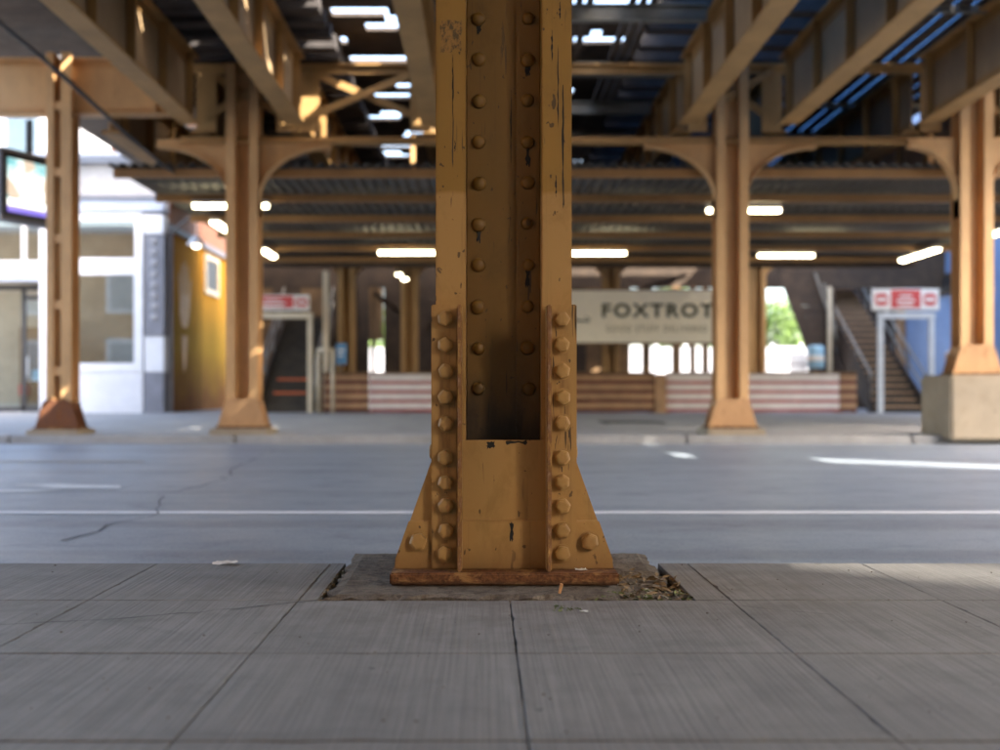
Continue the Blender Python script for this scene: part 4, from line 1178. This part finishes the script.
# ------------------------------------------------------------------ plank barrier
BY = 28.0
def barrier(x0, x1, light, darkm, label, h=1.09):
    t = thing("plank_barrier", ((x0 + x1) / 2, BY, GZ), label, "barrier", "sections of the plank barrier")
    part("cap_rail", B(x0, x1, BY - .08, BY + .10, h - .04, h), 'timber', t, 0.006)
    part("back_board", B(x0, x1, BY + .02, BY + .05, GZ + .02, h - .041), darkm, t)
    z = h - .06
    tops = ((.83, .94), (.585, .72), (.35, .485), (.115, .25)) if light != 'whiteplank' else ((.80, 1.02), (.57, .725), (.335, .49), (.10, .255))
    for a, b in tops:
        part("plank", B(x0 + .005, x1 - .005, BY - .02, BY + .0195, GZ + a, GZ + b), light, t, 0.006)
    for a, b in ((.73, .82), (.495, .575), (.26, .34)):
        part("plank", B(x0 + .005, x1 - .005, BY + .0, BY + .0192, GZ + a, GZ + b), darkm, t, 0.004)
    n = max(1, int((x1 - x0) / 2.2))
    for k in range(n + 1):
        xx = x0 + .06 + (x1 - x0 - .12) * k / n
        part("post", B(xx - .05, xx + .05, BY + .051, BY + .15, 0.03, h - .041), 'timber', t)
barrier(-4.02, -2.87, 'tanplank', 'redplank', "short brown plank barrier section beside the yellow hoop rail")
barrier(-2.86, 0.1, 'whiteplank', 'pinkplank', "red and white striped barrier section before the small lit doorway")
tag(bpy.data.objects["plank_barrier.001"], "red and white striped barrier section before the small lit doorway")
barrier(0.11, 4.32, 'tanplank', 'redplank', "brown plank barrier section under the lettered sign")
barrier(4.62, 8.98, 'whiteplank', 'pinkplank', "red and white striped barrier section before the sunny opening")
barrier(8.99, 9.42, 'tanplank', 'redplank', "narrow brown plank barrier section beside the pale gate frame")
solo("timber_post", B(4.33, 4.61, BY - .09, BY + .1, .03, 1.04), 'tanplank', "stubby tan post joining brown and striped barrier sections", "post", bevel=.01)

# lettered sign board
sb = thing("sign_board", (4.2, 27.7, 1.82), "long cream sign board lettered in dark green behind the column", "sign")
part("board", B(1.55, 6.62, 27.66, 27.70, 1.82, 3.12), 'signboard', sb, 0.004)
part("frame", MB().box(1.53, 6.64, 27.70, 27.75, 3.121, 3.16).box(1.53, 6.64, 27.70, 27.75, 1.78, 1.819), 'timber', sb)
part("support_post", B(1.9, 2.0, 27.701, 27.80, 0.05, 3.5), 'timber', sb)
part("support_post", B(6.2, 6.3, 27.701, 27.80, 0.05, 3.5), 'timber', sb)
def text(s, x, z, y, width, height, mat, parent, name, bold=0.0, space=1.0):
    cu = bpy.data.curves.new(name, 'FONT')
    cu.body = s; cu.size = 1.0; cu.offset = bold; cu.space_character = space; cu.extrude = 0.01
    tmp = bpy.data.objects.new("tmp", cu)
    COL.objects.link(tmp)
    dg = bpy.context.evaluated_depsgraph_get()
    me = bpy.data.meshes.new_from_object(tmp.evaluated_get(dg))
    bpy.data.objects.remove(tmp); bpy.data.curves.remove(cu)
    xs = [v.co.x for v in me.vertices]; ys_ = [v.co.y for v in me.vertices]
    kx = width / (max(xs) - min(xs)); kz = height / (max(ys_) - min(ys_))
    ax, az = min(xs), min(ys_)
    o0 = org(parent)
    for v in me.vertices:
        c = v.co.copy()
        v.co = (x + (c.x - ax) * kx - o0.x, y - c.z * .4 - o0.y, z + (c.y - az) * kz - o0.z)
    me.materials.clear(); me.materials.append(M[mat])
    o = bpy.data.objects.new(name, me); COL.objects.link(o); o.parent = parent
    WORLD[o.name] = o0
    return o
K = 27.66 / 1111
text("FOXTROT", (602 - 483) * K, CAMH + (392 - 317.5) * K, 27.655, (713.5 - 602) * K, 14.2 * K, 'ink', sb, "lettering", 0.035, 1.25)
text("GOOD STUFF DELIVERED", (606 - 483) * K, CAMH + (392 - 332) * K, 27.655, (707 - 606) * K, 6.5 * K, 'ink2', sb, "lettering", 0.01, 1.3)
# small drawn emblem at the left of the sign
m = MB()
xs0, zs0 = (574 - 483) * K, CAMH + (392 - 320.5) * K
m.bar((xs0, 27.652, zs0), (xs0 + .38, 27.652, zs0 - .02), .01, .05)
m.bar((xs0 + .28, 27.652, zs0 + .10), (xs0 + .40, 27.652, zs0 + .02), .01, .03)
m.bar((xs0 - .25, 27.652, zs0 + .25), (xs0 + .05, 27.652, zs0 + .05), .01, .04)
m.bar((xs0 - .25, 27.652, zs0 - .25), (xs0 - .02, 27.652, zs0 - .38), .01, .04)
part("emblem", m, 'ink', sb)

# ------------------------------------------------------------------ gates, stairs, rails
def gate(x0, x1, mat, label, sign_label, sx0, sx1, sz0, sz1, red0, red1):
    t = thing("entry_gate", ((x0 + x1) / 2, 27.9, GZ), label, "gate", "station gates")
    part("post", B(x0, x0 + .12, 27.83, 27.97, GZ, 2.58), mat, t, 0.01)
    part("post", B(x1 - .12, x1, 27.83, 27.97, GZ, 2.58), mat, t, 0.01)
    part("lintel", B(x0, x1, 27.82, 27.98, 2.581, 2.75 - .17 + .18), mat, t, 0.01) if False else part("lintel", B(x0 - .01, x1 + .01, 27.82, 27.98, 2.43, 2.5795), mat, t, 0.01)
    s = thing("gate_sign", ((sx0 + sx1) / 2, 27.8, sz0), sign_label, "sign", "station gate signs")
    part("panel", B(sx0, sx1, 27.76, 27.82, sz0, sz1), 'signwhite', s, 0.012)
    part("red_field", B(red0, red1, 27.752, 27.7595, sz0 + .06, sz1 - .03), 'red', s)
    h = sz1 - sz0
    for zz, ln in ((.62, .42), (.40, .62), (.2, .5)):
        L_ = (red1 - red0) * ln / 2
        c = (red0 + red1) / 2
        part("text_line", B(c - L_, c + L_, 27.746, 27.7515, sz0 + h * zz, sz0 + h * (zz + .09)), 'signwhite', s)
    for c, ok in (((sx0 + red0) / 2, red0 - sx0 > .25), ((sx1 + red1) / 2, sx1 - red1 > .25)):
        if ok:
            e = part("emblem", MB().prism([(c - .17, sz0 + h * .38), (c - .10, sz0 + h * .22), (c + .10, sz0 + h * .22), (c + .17, sz0 + h * .38), (c + .17, sz0 + h * .62), (c + .10, sz0 + h * .78), (c - .10, sz0 + h * .78), (c - .17, sz0 + h * .62)], 27.752, 27.7595), 'red', s)
            part("emblem_bar", B(c - .13, c + .13, 27.746, 27.7515, sz0 + h * .42, sz0 + h * .58), 'signwhite', e)
gate(9.92, 11.32, 'galv', "pale grey gate frame at the foot of the stair by the blue wall", "white and red station sign on the pale grey gate frame", 9.72, 11.4, 2.63, 3.17, 10.19, 10.93)
gate(-5.85, -4.28, 'cream', "cream gate frame at the foot of the stair by the mural wall", "dull red and white station sign on the cream gate frame", -5.95, -4.33, 2.63, 3.02, -5.75, -4.74)
def stair(x0, x1, ystart, n, label, nosing, strips):
    t = thing("staircase", ((x0 + x1) / 2, ystart, GZ), label, "stairs", "stairs up to the platform")
    rise, run = .18, .27
    for k in range(n):
        y, z = ystart + k * run, GZ + (k + 1) * rise
        st = part("step", MB().box(x0, x1, y, y + run + .03, z - .04, z).box(x0, x1, y + .02, y + .04, z - rise, z - .0405), 'treadol', t)
        if strips and k in (2, 4):
            part("nosing", B(x0 + .25, x1 - .2, y - .012, y - .0005, z - .07, z - .005), 'orange', st)
        elif not strips:
            part("nosing", B(x0, x1, y - .012, y - .0005, z - .05, z - .002), nosing, st)
    yl, zl = ystart + n * run, GZ + n * rise
    for xx in (x0 - .06, x1 + .06):
        part("stringer", MB().prism([(ystart - .2, GZ), (ystart + .1, GZ), (yl, zl - .3), (yl, zl + .06), (ystart - .2, GZ + .22)], xx - .03, xx + .03, 'x'), 'dtimber', t)
        for zz in (.55, .95):
            part("handrail", MB().tube([(xx, ystart - .1, GZ + zz), (xx, yl, zl + zz)], .03, 8), 'railgrey', t)
        for k in range(0, n, 4):
            y, z = ystart + k * run, GZ + k * rise
            part("baluster", MB().bar((xx, y, z), (xx, y, z + .98), .045), 'railgrey', t)
    if not strips:
        part("side_panel", MB().prism([(ystart - .1, GZ + .2), (yl, zl), (yl, zl + .85), (ystart - .1, GZ + .75)], x0 - .135, x0 - .1, 'x'), 'dtimber', t)
    part("landing", B(x0 - .1, x1 + .1, yl, yl + 1.6, zl - .1, zl), 'dtimber', t)
    return t
stair(9.95, 11.2, 28.35, 20, "timber stair rising behind the pale grey gate frame", 'tanplank', False)
stair(-5.7, -4.4, 28.35, 18, "dark stair with orange marked treads behind the cream gate frame", 'orange', True)
# stair enclosure on the right: sloping timber boards
en = thing("stair_enclosure", (9.3, 31, GZ), "dark sloping timber underside of the upper stair flight beside the sunny opening", "stairs")
for k in range(9):
    a, b = k / 9, (k + 1) / 9
    def edge(u):   # lower-left sloped edge
        return (9.2 - .92 * u, 1.6 + 2.5 * u)
    (xa, za), (xb, zb) = edge(a), edge(b)
    part("board", MB().prism([(xa, za + .005), (9.82, za + .005), (9.82, zb - .005), (xb, zb - .005)], 31.0, 31.08), 'dtimber', en)
part("stringer", MB().bar((9.25, 30.9, 1.5), (8.25, 30.9, 4.2), .10, .28), 'dtimber', en)
part("lower_wall", B(9.15, 9.82, 31.02, 31.1, GZ, 1.598), 'dtimber', en)
part("rail", MB().bar((9.9, 30.8, 1.8), (9.2, 30.8, 3.9), .05), 'railgrey', en)
part("rail", MB().bar((9.8, 30.8, 2.3), (9.45, 30.8, 3.6), .05), 'railgrey', en)
part("post", B(9.55, 9.66, 30.75, 30.85, GZ, 3.5), 'cream', en)
# yellow hoop rail and posts at left
hr = thing("hoop_rail", (-3.93, 27.6, GZ), "yellow painted hoop rail before the brown barrier section", "rail")
part("post", MB().tube([(-4.09, 27.6, GZ), (-4.09, 27.6, 1.62)], .045, 10), 'cream', hr, smooth=True)
part("post", MB().tube([(-3.73, 27.6, GZ), (-3.73, 27.6, 1.62)], .045, 10), 'cream', hr, smooth=True)
part("top_bar", MB().tube([(-4.12, 27.6, 1.64), (-3.70, 27.6, 1.64)], .045, 10), 'cream', hr, smooth=True)
yp = thing("timber_post", (-4.05, 28.6, GZ), "tall yellowish post rising behind the hoop rail", "post")
part("shaft", MB().prism([(-4.12, 28.55), (-3.98, 28.55), (-3.95, 28.6), (-3.98, 28.65), (-4.12, 28.65)], GZ, 3.7, 'z'), 'cream', yp)
part("foot", B(-4.2, -3.9, 28.5, 28.7, .05, .12), 'cream', yp)
bp = thing("blue_notice", (-3.6, 28.3, 1.3), "small blue notice plate by the hoop rail", "notice")
part("plate", B(-3.75, -3.46, 28.28, 28.30, 1.28, 1.84), 'blue', bp, .01)
part("printed_line", MB().box(-3.70, -3.52, 28.272, 28.2795, 1.62, 1.68).box(-3.70, -3.56, 28.272, 28.2795, 1.50, 1.55), 'signwhite', bp)
part("stake", B(-3.62, -3.58, 28.301, 28.34, GZ, 1.8), 'iron', bp)
# pale blue newspaper-style bin and white slats on the right
bn = thing("round_bin", (8.75, 29.2, GZ), "pale blue and white rounded bin behind the striped barrier", "bin")
part("body", MB().lathe([(.20, 0), (.22, .03), (.22, .55), (.19, .60), (.10, .62)], 20, (8.75, 29.2, 1.2)), 'ltblue', bn, smooth=True)
part("band", MB().lathe([(.223, .2), (.226, .21), (.226, .33), (.223, .34)], 20, (8.75, 29.2, 1.2)), 'signwhite', bn, smooth=True)
part("post", B(8.70, 8.80, 29.15, 29.25, GZ, 1.21), 'timber', bn)
pk = thing("picket_panel", (8.35, 29.6, GZ), "short white picket panel beside the pale blue bin", "panel")
for k in range(5):
    part("picket", B(8.18 + k * .09, 8.25 + k * .09, 29.58, 29.60, GZ, 1.62), 'white', pk)
part("rail", MB().box(8.15, 8.64, 29.601, 29.63, .5, .58).box(8.15, 8.64, 29.601, 29.63, 1.3, 1.38), 'white', pk)
for k, x in enumerate((11.55, 11.85)):
    b_ = thing("bollard", (x, 27.6, GZ), "slim pale bollard between the gate frame and the concrete pier", "bollard", "slim bollards by the pier")
    part("shaft", MB().tube([(x, 27.6, GZ), (x, 27.6, 1.55)], .06, 10), ('tanplank', 'white')[k], b_, smooth=True)
    part("cap", MB().lathe([(.062, 0), (.06, .03), (.02, .06)], 10, (x, 27.6, 1.551)), 'white', b_, smooth=True)
bpy.data.objects["bollard"]["label"] = "slim tan bollard beside the pale gate frame"
bpy.data.objects["bollard.001"]["label"] = "slim white bollard close to the concrete pier"

# ------------------------------------------------------------------ behind the barrier
for (x, lab) in ((-3.62, "brown steel column deep behind the short brown barrier"), (-1.95, "brown steel column deep behind the red and white barrier by the lit doorway"), (3.4, "brown steel column deep behind the lettered sign"), (7.28, "brown steel column edging the sunny opening")):
    far_column(x, 29.6, .06, 3.95, lab, brackets=(1, -1), bw=.6, bh=.45, mat='girder', shoe='girder')
bw_ = thing("timber_wall", (0, 32.2, .05), "dark brown timber partition far under the tracks", "wall")
def wallrun(x0, x1, z0, z1):
    x = x0
    while x < x1 - .02:
        w = min(.42, x1 - x)
        part("wall_board", B(x, x + w - .012, 32.2 + rnd.uniform(0, .012), 32.26, z0, z1), rnd.choice(['dtimber', 'dtimber', 'timber']), bw_)
        x += w
wallrun(-6.95, -3.30, .06, 3.6)
wallrun(-2.88, 4.26, .06, 3.6)
part("backing", MB().box(-6.95, -3.3, 32.27, 32.3, .05, 3.6).box(-2.88, 4.26, 32.27, 32.3, .05, 3.6).box(10.6, 13.6, 36.2, 36.3, .05, 5.7), 'dtimber', bw_)
wallrun(-3.30, -2.88, 2.1, 3.6)
part("backlight_block", B(-8.05, -6.9, 37.9, 38.0, .05, 5.7), 'dtimber', bw_)  # added to stop backlight reaching the mural, mostly hidden
part("header", B(-6.95, 13.4, 32.2, 32.3, 3.601, 5.7), 'dtimber', bw_)
for (x, w) in ((-3.18, .10), (4.54, .22), (5.39, .23), (5.9, .15), (6.25, .17), (6.6, .46)):
    solo("timber_post", B(x, x + w, 31.6, 31.75, .05, 3.6), 'timber', {-3.18: "slim brown post standing in the small lit doorway", 4.54: "brown post in the bright gaps, next to the dark partition", 5.39: "brown post in the bright gaps, second from the dark partition",
          5.9: "thin brown post in the bright gaps, third from the dark partition", 6.25: "brown post in the bright gaps, fourth from the dark partition", 6.6: "broadest brown post in the bright gaps, beside the steel column"}[x], "post", "timber posts under the tracks", bevel=.01)
# hung clutter left of centre: pipes, boxes, braces
for k, (p, q_, w, lab) in enumerate((((-3.0, 30.5, 3.3), (-1.9, 30.5, 2.5), .14, "slanting timber brace below the canopy behind the small lit doorway"),
                                     ((-1.6, 30.8, 2.2), (-.7, 30.8, 3.5), .12, "slanting timber brace behind the tube light near the bolted column"),
                                     ((4.2, 30.5, 3.35), (5.6, 30.5, 3.8), .12, "slanting timber brace above the lettered sign"))):
    solo("timber_brace", MB().bar(p, q_, w), 'dtimber', lab, "brace", "timber braces under the tracks")
sl = thing("spot_lamp", (-2.0, 27.0, 3.2), "small twin spotlight shining near the bolted column below the canopy", "lamp")
part("bracket", MB().bar((-1.95, 27.0, 3.45), (-1.95, 27.0, 3.64), .04), 'iron', sl)
for dx, dz in ((-.09, .07), (.05, -.04)):
    b_ = part("head", MB().lathe([(.03, .1), (.08, .06), (.09, 0)], 12, (-1.95 + dx, 27.0, 3.40 + dz)), 'iron', sl)
    part("lens", MB().lathe([(.085, -.02), (.06, -.05), (.01, -.06)], 12, (-1.95 + dx, 27.0, 3.40 + dz)), 'tube', b_)
ladder = thing("ladder", (-1.1, 31.2, .06), "pale ladder leaning on the dark partition beside the bolted column", "ladder")
part("side_rail", MB().bar((-1.32, 31.1, .06), (-1.22, 31.9, 2.5), .06), 'galv', ladder)
part("side_rail", MB().bar((-.92, 31.1, .06), (-1.02, 31.9, 2.5), .06), 'galv', ladder)
for k in range(8):
    t_ = (k + .6) / 8.5
    part("rung", MB().bar((-1.32 + .1 * t_, 31.1 + .8 * t_, .06 + 2.44 * t_), (-.92 - .1 * t_, 31.1 + .8 * t_, .06 + 2.44 * t_), .04), 'galv', ladder)
# white fence, trees and a pale house beyond
wf = thing("white_fence", (4, 46, 0.05), "sunlit white board fence beyond the dark partition", "fence")
x = -12.0
while x < 22:
    part("panel", B(x + .02, x + 1.18, 46, 46.05, .1, 2.45 + rnd.uniform(-.03, .03)), 'fence', wf, .008)
    part("post", B(x - .05, x + .05, 46.051, 46.15, .05, 2.6), 'white', wf)
    x += 1.2
def tree(x, y, h, rx, rz, seed, label):
    q = random.Random(seed)
    t = thing("tree", (x, y, .05), label, "tree", "trees beyond the white fence")
    tr = MB().tube([(x, y, .05), (x + .1, y, h * .3), (x + .05, y, h * .6)], [.22, .16, .08], 9)
    for k in range(7):
        a = q.uniform(0, 6.28)
        z0 = h * q.uniform(.28, .5)
        tr.tube([(x + .08, y, z0), (x + math.cos(a) * rx * .4, y + math.sin(a) * rx * .4, z0 + h * .15), (x + math.cos(a) * rx * .75, y + math.sin(a) * rx * .75, z0 + h * .25)], [.08, .05, .02], 6)
    part("trunk", tr, 'bark', t)
    cl = [(Vector((q.gauss(0, .45) * rx, q.gauss(0, .45) * rx, q.uniform(-.75, .9) * rz)), q.uniform(.35, .75)) for _ in range(26)]
    m = MB()
    for c, s in cl:
        for k in range(150):
            d = Vector((q.gauss(0, 1), q.gauss(0, 1), q.gauss(0, 1))).normalized() * s * q.uniform(.45, 1.05)
            p = Vector((x, y, h * .66)) + c + d
            u = Vector((q.gauss(0, 1), q.gauss(0, 1), q.gauss(0, 1))).normalized()
            v = u.cross(Vector((q.gauss(0, 1), q.gauss(0, 1), q.gauss(0, 1)))).normalized()
            l = q.uniform(.07, .14)
            m.add([p - u * l, p + v * l * .5, p + u * l, p - v * l * .5], [(0, 1, 2, 3)])
    part("crown", m, 'leaf', t)
tree(14.6, 53, 4.9, 1.5, 1.5, 3, "small sunlit green tree seen through the opening beside the stair")
tree(-5.4, 50, 4.2, 1.2, 1.3, 4, "small green tree seen through the narrow doorway by the mural side")
tree(9.3, 54, 6.0, 1.7, 1.7, 5, "leafy tree behind the bright gaps under the lettered sign")

# blue building on the right
bb = thing("blue_building", (20, 26, 0), "blue painted building beyond the pale gate frame", "building")
part("wall", B(13.4, 30, 16.6, 36, 0, 11), 'bluewall', bb)
w_ = part("window", B(13.33, 13.399, 30.6, 33.4, 3.4, 4.0), 'dtimber', bb)
part("pane", B(13.31, 13.329, 30.75, 33.25, 3.5, 3.9), 'dark', w_)
part("cornice", B(13.2, 30.1, 16.4, 36.1, 11.0, 11.4), 'greystone', bb)
part("door_column", B(13.2, 13.39, 35.2, 35.5, 0, 5), 'tanplank', bb)

# ------------------------------------------------------------------ unseen blocks added out of frame to shade the crossing and shape sun patches
SP = Vector((-SH.y, SH.x, 0))          # across the sun's direction
if SP.y < 0: SP = -SP
def block(q0, q1, p0, p1, h, label, cat="building"):
    t = thing("brick_building", tuple(SH * (p0 + p1) / 2 + SP * (q0 + q1) / 2), label, cat)  # unseen mass added to block the sun, sized for its shade
    def P(p, q_, z):
        v = SH * p + SP * q_
        return (v.x, v.y, z)
    m = MB().add([P(p0, q0, -.2), P(p1, q0, -.2), P(p1, q1, -.2), P(p0, q1, -.2), P(p0, q0, h), P(p1, q0, h), P(p1, q1, h), P(p0, q1, h)],
                 [(0, 3, 2, 1), (4, 5, 6, 7), (0, 1, 5, 4), (1, 2, 6, 5), (2, 3, 7, 6), (3, 0, 4, 7)])
    part("wall", m, 'brick', t)
    m = MB().add([P(p0 - .2, q0, h), P(p1, q0, h), P(p1, q1, h), P(p0 - .2, q1, h), P(p0 - .2, q0, h + .5), P(p1, q0, h + .5), P(p1, q1, h + .5), P(p0 - .2, q1, h + .5)],
                 [(0, 3, 2, 1), (4, 5, 6, 7), (0, 1, 5, 4), (1, 2, 6, 5), (2, 3, 7, 6), (3, 0, 4, 7)])
    part("parapet", m, 'greystone', t)
block(-1, 3.82, 45, 60, 47, "unseen tall block added to keep sun off the near pavement")
block(3.95, 11.0, 45, 60, 47, "second unseen tall block added as sun shade, past a slim sun slot")
block(11.55, 12.8, 45, 50, 47, "narrow unseen block added between two sun slots", "sun_block")
block(12.8, 13.3, 45, 50, 42.8, "low unseen filler added to cut a sun streak short", "sun_block")
block(13.3, 27.0, 45, 60, 70, "tallest unseen block added to keep the shop front shaded")

# unseen building added behind the viewer to cut the front light
sh_ = thing("front_light_block", (0, -6, 0), "unseen cream building added behind the viewer to dim the front light", "building")
part("wall", B(-9, 9, -9, -5.5, -.02, 5.1), 'cream', sh_)
part("door", B(-.6, .6, -5.49, -5.44, 0, 2.2), 'dark', sh_)
for x_ in (-6, -3, 3, 6):
    w_ = part("window", B(x_ - .7, x_ + .7, -5.49, -5.45, .9, 2.4), 'cream', sh_)
    part("pane", B(x_ - .6, x_ + .6, -5.449, -5.44, 1.0, 2.3), 'dark', w_)
part("cornice", B(-9.1, 9.1, -9.1, -5.3, 5.1, 5.19), 'greystone', sh_)

ob = thing("brick_building", (-24, -8, 0), "peach brick block facing the shop from the viewer's side of the street", "building")
part("wall", B(-42, -10.5, -14, -3, -.1, 9.0), 'tanplank', ob)
part("cornice", B(-42, -10.3, -14, -2.8, 9.0, 9.4), 'greypale', ob)
for i_ in range(6):
    for j_ in range(2):
        w_ = part("window", B(-40 + i_ * 5, -38.4 + i_ * 5, -2.999, -2.94, 1.2 + j_ * 3.6, 3.4 + j_ * 3.6), 'white', ob)
        part("pane", B(-39.85 + i_ * 5, -38.55 + i_ * 5, -2.939, -2.93, 1.35 + j_ * 3.6, 3.25 + j_ * 3.6), 'greypale', w_)
